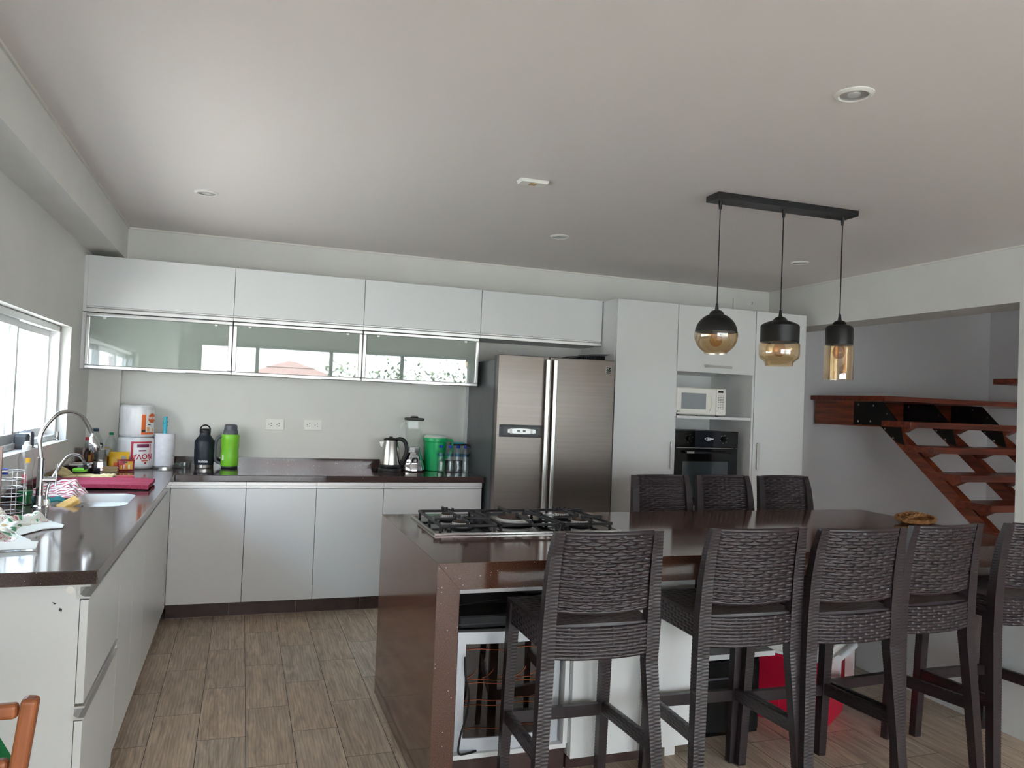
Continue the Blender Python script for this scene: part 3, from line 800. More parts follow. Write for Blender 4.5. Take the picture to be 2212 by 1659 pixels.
# ------------------------------------------------------------------ bar stools
def weave(nc, nr, amp):
    """plain weave: flat strands that dip under every second upright, staggered row by row"""
    def d(u, v):
        r = v * nr; j = int(math.floor(r)); fr = r - j
        q = (u * nc / 2 + (j % 2) * .5) % 1.0
        dip = math.exp(-((abs(q - .5) * 2) / .33) ** 2)
        e = min(min(u, 1 - u) * 30, min(v, 1 - v) * 30, 1)
        return amp * ((.25 + .75 * abs(sin(PI * fr)) ** .6) * (1 - dip) + .12 * dip) * e
    return d
def brickw(nc, nr, amp):
    def d(u, v):
        r = v * nr; j = int(math.floor(r)); fr = r - j
        s = (u * nc + (j % 2) * .5) % 1.0
        return amp * (.2 + .8 * abs(sin(PI * fr)) ** .6) * (.1 + .9 * min(1, s * 7, (1 - s) * 4.5)) * (1 - .35 * s)
    return d
def ribbed(path, wx, wy, pitch=.0125, amp=.0013, per=5, m=4):
    """square rattan-wrapped member along a path of (x,y,z); cross-section wx by wy (may be per-point lists)"""
    pts = [Vector(p) for p in path]
    L_ = [0]
    for i in range(1, len(pts)): L_.append(L_[-1] + (pts[i] - pts[i - 1]).length)
    tot = L_[-1]; n = max(int(tot / pitch * per), 4)
    mb = MB(); vs = []; prof = []
    for k in range(m): prof.append((-1 + 2 * k / m, -1))
    for k in range(m): prof.append((1, -1 + 2 * k / m))
    for k in range(m): prof.append((1 - 2 * k / m, 1))
    for k in range(m): prof.append((-1, 1 - 2 * k / m))
    q = len(prof)
    for i in range(n + 1):
        s = tot * i / n; j = 0
        while j < len(L_) - 2 and L_[j + 1] < s: j += 1
        t = (s - L_[j]) / max(L_[j + 1] - L_[j], 1e-9)
        p = pts[j].lerp(pts[j + 1], t)
        w = wx if not isinstance(wx, (list, tuple)) else wx[j] + (wx[j + 1] - wx[j]) * t
        h_ = wy if not isinstance(wy, (list, tuple)) else wy[j] + (wy[j + 1] - wy[j]) * t
        for a, b in prof:
            side = 0 if a * b > 0 else .5
            rr = amp * (abs(sin(PI * (s / pitch + side))) ** .6)
            vs.append((p.x + a * (w / 2 + rr - amp), p.y + b * (h_ / 2 + rr - amp), p.z))
    fs = [(i * q + k, i * q + (k + 1) % q, (i + 1) * q + (k + 1) % q, (i + 1) * q + k) for i in range(n) for k in range(q)]
    fs.append(tuple(reversed(range(q)))); fs.append(tuple(n * q + k for k in range(q)))
    return mb.add(vs, fs)
STILE = [(.197, -.183, .60), (.1965, -.187, .75), (.194, -.197, .88), (.190, -.213, .99), (.184, -.235, 1.072)]
def stile_at(z):
    for i in range(len(STILE) - 1):
        a, b = STILE[i], STILE[i + 1]
        if z <= b[2] or i == len(STILE) - 2:
            t = (z - a[2]) / (b[2] - a[2]); return tuple(a[k] + (b[k] - a[k]) * t for k in range(3))
def make_stool(label):
    o = thing('bar_stool', label, 'bar stool', (0, 0, 0), 0, 'dark brown woven bar stools')
    for sx in (-1, 1):
        ribbed([(sx * .230, -.228, 0), (sx * .214, -.206, .3), (sx * .197, -.183, .60)], [.042, .046, .05], [.036, .04, .044]).build('leg', RATTAN, o, 60)
    for sx in (-1, 1):
        ribbed([(sx * .206, .208, 0), (sx * .202, .188, .4), (sx * .198, .170, .735)], [.036, .04, .042], [.036, .04, .042]).build('leg', RATTAN, o, 60)
    bf = MB()
    for sx in (-1, 1):
        q = ribbed([(sx * x, y, z) for x, y, z in STILE], [.05, .049, .046, .042, .036], [.044, .042, .038, .034, .026]); bf.add(q.v, q.f)
    def bpt(u, v, inset=.0):
        z = .80 + v * (1.062 - .80)
        x0, y0, _ = stile_at(z); hw = x0 - .018
        x = (2 * u - 1) * hw
        return (x, y0 - .004 - .028 * (1 - (2 * u - 1) ** 2) * (.4 + .6 * v), z - .012 * (1 - (2 * u - 1) ** 2) * (1 - v))
    rt = [Vector(bpt(i / 24, 1)) for i in range(25)]
    bf.tube([(p.x, p.y, p.z + .004) for p in rt], .009, 8, flat=.8)
    bf.tube([tuple(bpt(i / 24, 0)) for i in range(25)], .010, 8, flat=.7)
    bf.build('back_frame', RATTAN, o, 60)
    MB().sheet(lambda u, v: bpt(u, v), 110, 138, weave(10, 22, .0072), .008).build('backrest', RATTAN, o, 70)
    def spt(u, v):
        y = -.195 + v * .39; hw = .205 + .012 * v
        x = (2 * u - 1) * hw
        return (x, y, .742 - .010 * (1 - (2 * u - 1) ** 2) * (1 - (2 * v - 1) ** 2))
    MB().sheet(spt, 72, 80, weave(12, 22, .003), .012, back=lambda u, v: 0).build('seat', RATTAN, o, 70)
    ap = MB()
    def drop(u, top, bot, arch): return bot + arch * abs(2 * u - 1) ** 4
    ap.sheet(lambda u, v: ((2 * u - 1) * .176, -.196 - .012 * (1 - (2 * u - 1) ** 2), .628 + .006 * abs(2 * u - 1) ** 3 + v * (.737 - .628)), 96, 54, brickw(6.5, 9, .0045), .012)
    for sx in (-1, 1):
        ap.sheet(lambda u, v: (sx * (.199 + .004 * u), -.165 + u * .325, .655 + .02 * abs(2 * u - 1) ** 6 * 0 + v * .082), 80, 42, brickw(6.5, 7, .004), .012)
    ap.sheet(lambda u, v: ((2 * u - 1) * .18, .182, .655 + v * .082), 80, 42, brickw(6.5, 7, .004), .012)
    ap.build('apron', RATTAN, o, 70)
    for sx in (-1, 1):
        st = MB().sheet(lambda u, v: (sx * (.203 + .012 * (1 - u)), -.20 + u * .385, .285 + v * .048 - .012 * u), 48, 24, brickw(8, 4, .002), .022)
        st.build('stretcher', RATTAN, o, 70)
    MB().sheet(lambda u, v: ((2 * u - 1) * .185, .192, .268 + v * .045), 12, 4, None, .026).build('footrest', RATTAN, o, 70)
    return o
near = [
    (1.212, 2.620, -.02, 'dark brown woven bar stool nearest the waterfall end, its back to the viewer'),
    (1.832, 2.625, -.04, 'dark brown woven bar stool beside the one nearest the waterfall end, near side'),
    (2.270, 2.580, -.02, 'dark brown woven bar stool third from the waterfall end on the near side'),
    (2.722, 2.622, .06, 'dark brown woven bar stool fourth from the waterfall end on the near side'),
    (3.279, 2.620, -.03, 'dark brown woven bar stool cut off by the photo edge, last on the near side'),
]
far = [
    (2.536, 4.10, PI, 'dark brown woven bar stool across the island, nearest the fridge'),
    (3.00, 4.10, PI, 'dark brown woven bar stool across the island, in front of the oven'),
    (3.48, 4.10, PI, 'dark brown woven bar stool across the island, nearest the stairs'),
]
stool0 = None
for x, y, a, lab in near + far:
    if stool0 is None: stool0 = make_stool(lab); s_ = stool0
    else: s_ = copy_tree(stool0)
    s_.location = (x, y, 0); s_.rotation_euler = (0, 0, a); s_['label'] = lab

# ------------------------------------------------------------------ pendant lamp
pl = thing('pendant_lamp', 'black three-light pendant with amber glass shades over the island', 'pendant lamp', (2.69, 3.41, CZ), math.radians(-1.5))
bx(-.44, .44, -.06, .06, -.032, 0).build('ceiling_plate', BLACK, pl, bevel=.003)
LB = mat('lamp_black', S(13, 13, 14), .42)
def pend(x, ztop, cap, glass, zb):
    MB().cyl((x, 0, -.03), (x, 0, -.075), .011, .007).build('cord_grip', LB, pl, 40)
    MB().cyl((x, 0, -.06), (x, 0, ztop + .03), .0032, n=8).build('cord', LB, pl, 60)
    c_ = MB().lathe([(.006, ztop + .04), (.010, ztop + .006), (.026, ztop + .0), (.035, ztop - .010), (.038, ztop - .022)], 32, (x, 0, 0)).lathe(cap, 48, (x, 0, 0), cap0=True, cap1=False)
    c_.build('lamp_cap', LB, pl, 35)
    MB().lathe(glass, 48, (x, 0, 0), cap0=False, cap1=False).build('glass_shade', AMBER, pl, 45)
    bo = MB().cyl((x, 0, zb + .05), (x, 0, zb - .005), .017, n=20).build('lamp_holder', LB, pl, 40)
    MB().lathe([(.012, zb), (.016, zb - .012), (.028, zb - .035), (.033, zb - .056), (.027, zb - .078), (.012, zb - .09)], 24, (x, 0, 0)).build('bulb', BULB, bo, 60)
def sph(R, zc, z0, z1, n=14):
    return [(math.sqrt(max(R * R - (z - zc) ** 2, 1e-6)), z) for z in [z0 + (z1 - z0) * i / n for i in range(n + 1)]]
# heights below the ceiling: globe equator at z about 1.90
zc = -.725; R = .108
pend(-.39, -.605, sph(R, zc, -.625, -.716), sph(R + .003, zc - .002, -.716, -.822) + [(.058, -.828)], -.70)
pend(.0, -.612, [(.04, -.628), (.07, -.638), (.094, -.65), (.1, -.658), (.1, -.745)], [(.1, -.745), (.105, -.757), (.105, -.81), (.10, -.828), (.085, -.842), (.074, -.85), (.07, -.87)], -.73)
pend(.385, -.605, [(.03, -.625), (.055, -.628), (.068, -.635), (.073, -.65), (.073, -.735)], [(.075, -.735), (.0765, -.742), (.0765, -.925)], -.72)

# ------------------------------------------------------------------ ceiling fittings
def downlight(x, y, label):
    o = thing('downlight', label, 'downlight', (x, y, CZ), 0, 'recessed ceiling downlights')
    MB().lathe([(.066, 0), (.066, -.003), (.052, -.009), (.047, -.006), (.047, -.0015)], 40, cap0=False, cap1=False).build('trim_ring', WHITEP, o, 40)
    MB().lathe([(.047, -.006), (.047, -.0012), (.02, -.0010), (.004, -.001)], 40, cap0=False).build('reflector', mat('reflector', S(200, 196, 194), .3, .3), o, 40)
    MB().lathe([(.022, -.0012), (.022, -.006), (.012, -.008)], 24).build('lens', ENAM, o, 40)
downlight(-.247, 4.703, 'round recessed downlight in front of the window-side wall cabinets')
downlight(1.961, 2.132, 'largest looking round recessed downlight, in the ceiling near the viewer')
downlight(1.955, 4.759, 'round recessed downlight in the ceiling in front of the fridge')
downlight(3.853, 4.683, 'round recessed downlight seen between the pendant cords')
o = thing('ceiling_sensor', 'small cream rectangular ceiling fitting between the downlights', 'ceiling fitting', (1.335, 3.635, CZ))
MB().prism([(-.075, 0), (.075, 0), (.068, -.016), (-.068, -.016)], -.034, .034, 'y').build('housing', WHITEP, o)
bx(-.018, .018, -.022, .022, -.0175, -.0155).build('sensor_window', mat('sensor_tan', S(190, 164, 120), .5), o)

# ------------------------------------------------------------------ outlets
def outlet(x, z, label):
    o = thing('wall_outlet', label, 'socket', (x, 5.9995, z), 0, 'double wall sockets')
    bx(-.066, .066, -.009, 0, -.041, .041).build('cover_plate', WHITEP, o, bevel=.004)
    for cx in (-.032, .024):
        m_ = bx(cx - .018, cx + .018, -.0105, -.008, -.024, .024).build('socket_insert', WHITEP, o)
        hs = MB()
        for dx, dz in ((-.010, .0), (.006, .009), (.006, -.010)): hs.cyl((cx + dx, -.0112, dz), (cx + dx, -.009, dz), .0034, n=10)
        hs.build('socket_hole', BLACK, m_)
outlet(.236, 1.262, 'white double wall socket nearer the green flask')
outlet(.513, 1.266, 'white double wall socket nearer the kettle')

# ------------------------------------------------------------------ staircase
X0 = 5.10
st = thing('staircase', 'reddish brown wooden open staircase with landing behind the wall opening', 'staircase', (0, 0, 0))
bx(X0, 7.38, 5.09, 5.985, 1.636, 1.679).build('landing', MAHX, st, bevel=.003)
tr_ = [(4.82, 1.471), (4.583, 1.280), (4.335, 1.086), (4.09, .895), (3.845, .703), (3.60, .511), (3.36, .32)]
for y, z in tr_:
    bx(X0, 6.55, y, y + .30, z - .05, z).build('tread', MAHX, st, bevel=.003)
k_ = (1.415 - .761) / (5.152 - 4.325)
def zb_(y): return 1.415 + (y - 5.152) * k_
for sx in (X0 + .03, X0 + .60, X0 + 1.17):
    s_ = MB()
    yl = 3.34
    s_.prism([(yl, max(zb_(yl), 0)), (5.152, 1.415), (5.95, 1.412), (5.95, 1.634), (5.30, 1.634), (yl + .02, zb_(yl) + .165)], sx, sx + .07, 'x')
    for y, z in tr_:
        s_.prism([(y + .03, z - .051), (y + .26, z - .051), (y + .20, zb_(y + .20) + .14), (y + .11, zb_(y + .11) + .14)], sx + .004, sx + .066, 'x')
    so = s_.build('stringer', MAHY, st)
    pp = MB().prism([(4.98, zb_(4.98) + .02), (5.16, 1.425), (5.46, 1.425), (5.46, 1.628), (5.14, 1.628), (4.95, 1.45), (4.90, zb_(4.90) + .06)], sx - .006, sx - .0005, 'x')
    po = pp.build('steel_plate', mat('plate_black', S(16, 16, 18), .4, .3), so)
    bo = MB()
    for y, z in ((5.40, 1.60), (5.23, 1.595), (5.40, 1.455), (5.26, 1.46), (5.08, 1.53), (5.10, 1.40), (5.01, 1.33)):
        bo.cyl((sx - .011, y, z), (sx - .005, y, z), .009, n=10)
    bo.build('bolt', STEEL, po)
bx(6.40, 7.36, 4.92, 5.15, 1.835, 1.885).build('tread', MAHX, st, bevel=.003)
bx(6.55, 7.36, 4.66, 4.96, 2.02, 2.07).build('tread', MAHX, st, bevel=.003)

# ------------------------------------------------------------------ small things: back run
def bodyprof(o, name, prof, m, smooth=40, n=36, sq=0., cap0=True, cap1=True):
    return MB().lathe(prof, n, sq=sq, cap0=cap0, cap1=cap1).build(name, m, o, smooth)
def face(x, y): return math.atan2(-y, -x)
def on_cyl(r, a_c, zc, flip=False):
    def b(p):
        x, y = (-p.x, -p.y) if flip else (p.x, p.y)
        a = a_c + x / r
        rr = r + .0012 + p.z
        return Vector((rr * cos(a), rr * sin(a), zc + y))
    return b
PACK = mottled('plastic_wrap_white', S(222, 222, 224), S(238, 238, 238), 9, .25, .25, stretch=(3, 3, .6))
ORANGE = mat('print_orange', S(232, 110, 52), .4)
CRIM = mat('print_crimson', S(196, 48, 70), .4)
PURP = mat('print_plum', S(120, 40, 80), .4)
RX, RY = -.672, 5.83
def rollpack(z, label, h, r):
    o = thing('paper_roll_pack', label, 'paper roll pack', (RX, RY, z), 0)
    bodyprof(o, 'wrapped_roll', [(r * .3, 0), (r - .014, .0), (r - .003, .008), (r, .025), (r, h - .025), (r - .003, h - .008), (r - .014, h), (r * .3, h - .004)], PACK, 50, 48)
    return o
ac = face(RX, RY) - .22
o = rollpack(.945, 'large wrapped paper roll under another, crimson print upside down', .214, .113)
lb = MB(); r = .113
cyl_patch(lb, r, ac - .05, ac + 1.2, .175, .187, mi=0); cyl_patch(lb, r, ac - .05, ac + .08, .06, .175, mi=0); cyl_patch(lb, r, ac + 1.05, ac + 1.12, .06, .17, mi=0)
cyl_patch(lb, r, ac + .28, ac + 1.0, .148, .170, mi=1)
lb.build('crimson_print', [CRIM, PURP], o)
cyl_patch(MB(), r, ac + .12, ac + 1.03, .02, .146, t=.0004).build('label_patch', LABELW, o)
text('lettering', 'NOVA', .050, CRIM, o, None, .0006, bend=on_cyl(r, ac + .62, .088, True), bold=.001)
lb = MB(); cyl_patch(lb, r, ac + .38, ac + .82, .121, .130, mi=0); cyl_patch(lb, r, ac + .72, ac + .86, .036, .048, mi=1); lb.build('print_mark', [PURP, CRIM], o)
lb = MB(); cyl_patch(lb, r, ac + .55, ac + .95, .054, .062); lb.build('orange_print', ORANGE, o)
o = rollpack(1.160, 'large wrapped paper roll on top of another, orange print', .217, .110)
r = .110; a2 = ac + .46
lb = MB(); cyl_patch(lb, r, a2, a2 + .95, .02, .034); cyl_patch(lb, r, a2, a2 + .26, .034, .155); lb.build('orange_print', ORANGE, o)
cyl_patch(MB(), r, a2 + .28, a2 + 1.0, .036, .185, t=.0004).build('label_patch', LABELW, o)
el = MB(); bf_ = on_cyl(r, a2 + .72, .130)
el.grid(lambda u, v: bf_(Vector((.036 * v * cos(2 * PI * u), .033 * v * sin(2 * PI * u), 0))), 24, 5).build('logo_oval', ORANGE, o, recalc=False)
text('lettering', 'NOVA', .026, LABELW, o, None, .0012, bend=on_cyl(r, a2 + .74, .130), bold=.0006)
lb = MB(); cyl_patch(lb, r, a2 + .40, a2 + .62, .083, .089); cyl_patch(lb, r, a2 + .03, a2 + .26, .036, .05, t=.001); lb.build('print_mark', DARKP, o)
lb = MB(); cyl_patch(lb, r, a2 + .34, a2 + .52, .04, .07, t=.0012); cyl_patch(lb, r, a2 + .75, a2 + .9, .04, .06, t=.0012); lb.build('picture_print', mat('print_apricot', S(244, 176, 112), .5), o)

TURQ = mat('turquoise_plastic', S(66, 182, 200), .3)
o = thing('paper_towel_holder', 'white paper towel roll on steel stand with turquoise finial', 'paper towel', (-.498, 5.86, .945))
bodyprof(o, 'base', [(.078, 0), (.078, .010), (.07, .016), (.02, .017)], STEEL, 40)
bodyprof(o, 'paper_roll', [(.066, .018), (.068, .022), (.068, .236), (.066, .240), (.02, .240)], mottled('tissue_paper', S(232, 232, 238), S(240, 240, 244), 30, .85, .2), 40)
bodyprof(o, 'finial', [(.0145, .236), (.0125, .262), (.012, .284), (.017, .296), (.012, .304), (.016, .312), (.018, .318), (.011, .332), (.013, .35), (.0135, .356)], TURQ, 60, 24)

NAVY = mat('growler_black_blue', S(26, 32, 44), .45)
o = thing('growler_bottle', 'dark navy insulated growler with loop lid on the worktop', 'bottle', (-.238, 5.88, .945))
bodyprof(o, 'body', [(.056, 0), (.06, .004), (.062, .028)], STEEL, 40)
bodyprof(o, 'shell', [(.0625, .026), (.067, .06), (.067, .185), (.063, .197), (.04, .228), (.036, .236), (.036, .25)], NAVY, 45)
bodyprof(o, 'lid', [(.037, .25), (.038, .254), (.037, .272), (.033, .278), (.01, .279)], BLACK, 40)
MB().tube(arc((0, 0, .27), .033, 0, PI, 16), .005, 10, flat=1.6).build('lid_loop', BLACK, o, 60)
text('lettering', 'bubba', .026, LABELW, o, None, .0006, bend=on_cyl(.0672, face(-.238, 5.88) - .1, .052), bold=.0005)

LIME = mat('lime_green_plastic', S(132, 208, 56), .35)
o = thing('vacuum_flask', 'lime green vacuum flask with grey lid and handle', 'flask', (-.068, 5.885, .945))
bodyprof(o, 'base', [(.05, 0), (.055, .004), (.056, .018)], DARKP, 40)
bodyprof(o, 'body', [(.058, .016), (.06, .022), (.06, .10), (.057, .125), (.061, .15), (.06, .19), (.063, .205), (.063, .232), (.058, .242)], LIME, 30)
bodyprof(o, 'lid', [(.05, .242), (.05, .268), (.046, .272), (.043, .305), (.036, .312), (.008, .313)], GREYP, 35)
MB().tube(smooth_path([(-.055, -.01, .226), (-.085, -.016, .215), (-.098, -.018, .17), (-.1, -.018, .11), (-.092, -.017, .055), (-.06, -.012, .035)], 6), .011, 10).build('handle', GREYP, o, 60)
cyl_patch(MB(), .0605, face(-.068, 5.885) - .95, face(-.068, 5.885) - .72, .058, .10).build('sticker', LABELW, o)

o = thing('glass_ashtray', 'small clear glass dish beside the navy growler', 'dish', (-.375, 5.86, .945))
bodyprof(o, 'glass_bowl', [(.045, .002), (.052, .008), (.056, .036), (.052, .036), (.047, .012), (.01, .008)], GLASSJ, 40, 12, cap1=False)

o = thing('electric_kettle', 'brushed steel electric kettle with black handle', 'kettle', (1.072, 5.80, .945), -.45)
o.scale = (1.1, 1.1, 1.19)
bodyprof(o, 'base', [(.078, 0), (.08, .006), (.078, .016), (.07, .02)], BLACK, 40)
bodyprof(o, 'lower_band', [(.07, .02), (.072, .024), (.071, .042)], BLACK, 40)
bodyprof(o, 'body', [(.0705, .042), (.07, .05), (.062, .12), (.052, .172), (.048, .192)], STEEL, 50, 48)
bodyprof(o, 'lid', [(.048, .192), (.05, .198), (.04, .206), (.012, .209), (.012, .216), (.004, .217)], BLACK, 40)
MB().prism([(-.046, .186), (-.082, .186), (-.07, .15), (-.054, .14)], -.014, .014, 'y').build('spout', STEEL, o, bevel=.004)
MB().tube(smooth_path([(.038, 0, .198), (.062, 0, .204), (.095, 0, .192), (.112, 0, .155), (.108, 0, .11), (.088, 0, .065), (.07, 0, .045)], 7), [.010 + .004 * sin(i / 42 * PI) for i in range(43)], 12).build('handle', BLACK, o, 60)
MB().tube(smooth_path([(-.07, -.02, .008), (-.095, -.03, .006), (-.11, -.01, .008), (-.09, .02, .01)], 6), .004, 8).build('cord', RUBBER, o, 60)

o = thing('blender', 'chrome beehive blender with clear glass jar', 'blender', (1.245, 5.80, .945))
o.scale = (1.17, 1.17, 1.36)
bodyprof(o, 'base', [(.066, 0), (.078, .006), (.076, .03), (.072, .036), (.071, .048), (.067, .052), (.065, .066), (.061, .07), (.058, .084), (.053, .09), (.049, .104)], CHROME, 35, 48)
bodyprof(o, 'collar', [(.046, .104), (.047, .108), (.044, .134), (.038, .136)], CHROME, 35, 8)
bodyprof(o, 'jar', [(.034, .136), (.036, .15), (.045, .175), (.052, .24), (.054, .285)], GLASSJ, 40, 32, sq=6, cap0=False, cap1=False)
bodyprof(o, 'lid', [(.055, .283), (.058, .286), (.058, .296), (.05, .298)], BLACK, 35, 32, sq=6)
bodyprof(o, 'lid_cap', [(.024, .297), (.026, .302), (.022, .308)], STEEL, 40, 24)
MB().tube(smooth_path([(-.05, 0, .262), (-.085, 0, .255), (-.082, 0, .2), (-.07, 0, .165), (-.04, 0, .155)], 7), .006, 10).build('jar_handle', GLASSJ, o, 60)
nb = MB(); a = face(1.252, 5.80)
k = o
def disc(mb, y0, y1, r0, r1, z, fx=1.): return mb.cyl((0, y0, z), (0, y1, z), r0, r1, 28)
q = MB().cyl((.0, -.058, .07), (.0, -.069, .066), .030, .028, 28).build('switch_plate', ENAM, o, 40)
MB().cyl((0, -.066, .062), (0, -.079, .06), .014, .013, 24).cyl((0, -.078, .06), (0, -.082, .06), .007, .006, 18).build('switch_knob', STEEL, q, 40)
MB().cyl((0, -.0665, .0632), (0, -.0705, .0624), .021, .021, 24).build('switch_ring', BLACK, q, 40)
q.rotation_euler = (0, 0, .0)
MB().tube(smooth_path([(.02, -.075, .006), (.055, -.085, .006), (.07, -.05, .006), (.078, .02, .006)], 6), .003, 8).build('cord', RUBBER, o, 60)

JADE = mat('green_jug_plastic', S(14, 180, 104), .3)
o = thing('plastic_jug', 'bright green plastic jug with whitish lid', 'jug', (1.432, 5.86, .945))
o.scale = (1.14, 1.14, 1.2)
bodyprof(o, 'body', [(.066, 0), (.07, .004), (.074, .10), (.077, .185), (.081, .188), (.083, .208), (.081, .212)], JADE, 35, 48)
bodyprof(o, 'lid', [(.082, .212), (.08, .218), (.066, .230), (.02, .233)], mat('lid_whitish', S(214, 224, 214), .35), 40, 48)
MB().tube(smooth_path([(.074, -.01, .196), (.108, -.016, .198), (.115, -.018, .175), (.112, -.017, .13), (.095, -.014, .095), (.07, -.01, .085)], 7), .0085, 10).build('handle', JADE, o, 60)

BLUEC = mat('bottle_cap_blue', S(30, 62, 180), .35)
BLUEL = thin('bottle_label_blue', (.55, .75, .95, 1), .3, .05)
def small_bottle(proto=[None]):
    o = thing('water_bottle', '', 'bottle', (0, 0, 0), 0, 'small water bottles in front of the green jug')
    bodyprof(o, 'bottle', [(.02, .002), (.026, .004), (.027, .02), (.022, .06), (.0205, .078), (.025, .098), (.025, .122), (.02, .14), (.011, .152), (.010, .158)], CLEAR, 40, 24, cap1=False)
    bodyprof(o, 'water', [(.018, .004), (.024, .008), (.021, .055), (.0195, .07), (.004, .071)], thin('bottle_water', (.9, .95, .98, 1), .9, .1), 40, 20)
    bodyprof(o, 'cap', [(.0125, .156), (.0135, .158), (.013, .172), (.003, .174)], BLUEC, 40, 24)
    MB().lathe([(.0256, .1), (.0256, .12)], 24, cap0=False, cap1=False).build('label_band', BLUEL, o, 60)
    return o
sb0 = None
for x, y, lab in ((1.452, 5.745, 'small clear water bottle with blue cap in front of green jug body'),
                  (1.521, 5.735, 'small clear water bottle with blue cap in front of the jug handle'),
                  (1.583, 5.735, 'small clear water bottle with blue cap, second from the fridge'),
                  (1.638, 5.725, 'small clear water bottle with blue cap nearest the fridge')):
    if sb0 is None: sb0 = small_bottle(); q = sb0
    else: q = copy_tree(sb0)
    q.location = (x, y, .945); q['label'] = lab; q.scale = (1.05, 1.05, 1.18)
o = thing('glass_pitcher', 'clear pitcher with turquoise lid behind the water bottles', 'pitcher', (1.62, 5.88, .945))
o.scale = (1.1, 1.1, 1.2)
bodyprof(o, 'body', [(.045, .003), (.05, .006), (.055, .17), (.058, .172)], CLEAR, 40, 32, cap1=False)
bodyprof(o, 'rim', [(.056, .165), (.062, .168), (.062, .174), (.055, .176)], BLACK, 40, 32, cap0=False, cap1=False)
bodyprof(o, 'lid', [(.048, .172), (.05, .178), (.046, .184), (.01, .185)], TURQ, 40, 32)
MB().tube(smooth_path([(.055, -.02, .168), (.085, -.03, .16), (.088, -.03, .12), (.06, -.022, .09)], 6), .006, 8).build('handle', BLACK, o, 60)

# ------------------------------------------------------------------ small things: sink run
o = thing('kitchen_faucet', 'chrome gooseneck faucet with spray head by the sink', 'faucet', (-.84, 3.97, .945))
bodyprof(o, 'base', [(.031, 0), (.031, .004), (.023, .008), (.021, .03), (.019, .05), (.017, .05)], CHROME, 40, 28)
MB().cyl((0, 0, .045), (0, 0, .22), .0155, .0145, 24).build('body', CHROME, o, 60)
MB().tube(smooth_path([(0, 0, .21), (-.006, .005, .25), (-.012, .01, .30), (.0, .02, .35), (.045, .05, .415), (.09, .09, .425), (.135, .125, .40), (.165, .15, .34), (.172, .156, .315)], 8), .0095, 14).build('spout', STEEL, o, 60)
MB().tube([(.172, .156, .325), (.175, .158, .30), (.178, .161, .29), (.186, .166, .255), (.190, .168, .24)], [.012, .013, .022, .026, .021], 24).build('spray_head', CHROME, o, 50)
MB().cyl((0, 0, .12), (.055, .02, .118), .013, .015, 20).build('lever_hub', CHROME, o, 50)
MB().tube([(.055, .02, .085), (.058, .021, .12), (.06, .022, .19)], [.004, .0035, .0045], 10).build('lever', CHROME, o, 60)
o = thing('filter_tap', 'slim bent brushed tap with black tip beside the main faucet', 'faucet', (-.795, 3.99, .945))
MB().tube(smooth_path([(-.02, 0, 0), (-.02, 0, .06), (-.01, .01, .11), (.025, .05, .19), (.05, .08, .222), (.08, .11, .222), (.098, .13, .195), (.104, .138, .17)], 8), .0068, 12).build('spout', STEEL, o, 60)
MB().cyl((.102, .136, .178), (.108, .142, .155), .009, n=14).build('tip', BLACK, o, 50)
bodyprof(o, 'base', [(.018, 0), (.018, .003), (.012, .006), (.011, .03)], CHROME, 40, 24)
q = [c_ for c_ in o.children if c_.name.startswith('base')][0]; q.location = (-.02, 0, 0)

o = thing('dish_soap_bottle', 'clear dish soap bottle with green soap and white cap', 'bottle', (-.915, 4.045, .945))
pr = [(.030, .002), (.035, .006), (.035, .05), (.03, .10), (.027, .15), (.034, .195), (.033, .21), (.024, .24), (.018, .25)]
bodyprof(o, 'bottle', pr, CLEAR, 45, 28, cap1=False)
bodyprof(o, 'soap', [(.030, .004), (.033, .008), (.033, .05), (.0325, .062), (.004, .062)], WATERG, 45, 28)
bodyprof(o, 'cap', [(.019, .248), (.02, .252), (.019, .268), (.012, .272), (.011, .285), (.004, .287)], WHITEP, 40, 24)
a = face(-.915, 4.045)
lb = MB(); cyl_patch(lb, .034, a - .1, a + .45, .192, .214, t=.002); lb.build('label_dot', mat('label_yellow', S(240, 186, 40), .4), o)
lb = MB(); cyl_patch(lb, .031, a - .5, a + .1, .10, .14, t=.002); lb.build('label_print', mat('label_pink', S(206, 110, 120), .4), o)
o = thing('spray_bottle', 'clear bottle with blue banded cap behind the wire rack', 'bottle', (-.955, 3.87, .945))
bodyprof(o, 'bottle', [(.028, .002), (.032, .006), (.032, .12), (.02, .15), (.013, .155)], CLEAR, 45, 24, cap1=False)
bodyprof(o, 'cap', [(.014, .155), (.0145, .158), (.0145, .166)], BLUEC, 40, 20)
bodyprof(o, 'cap_band', [(.0145, .166), (.0145, .172)], LABELW, 40, 20)
bodyprof(o, 'cap_top', [(.0145, .172), (.0145, .18), (.004, .181)], BLUEC, 40, 20)

o = thing('wire_rack', 'round chrome wire cutlery rack beside the soap bottle', 'rack', (-.90, 3.735, .945))
for k in range(6):
    z = .012 + k * .034
    MB().tube([(.05 * cos(2 * PI * i / 36), .05 * sin(2 * PI * i / 36), z) for i in range(36)], .0024, 8, closed=True).build('ring', CHROME, o, 60)
for k in range(5):
    a = 2 * PI * k / 5 + .4
    MB().tube([(.05 * cos(a), .05 * sin(a), 0), (.05 * cos(a), .05 * sin(a), .186)], .002, 8).build('upright', CHROME, o, 60)
o = thing('cardboard_box', 'brown printed cardboard box edge standing by the wire rack', 'box', (-.985, 3.64, .945))
bx(0, .075, 0, .012, 0, .29).build('carton', mat('kraft_card', S(150, 122, 112), .7), o)
text('lettering', '201', .026, DARKP, o, TXZ(.045, -.0006, .225))

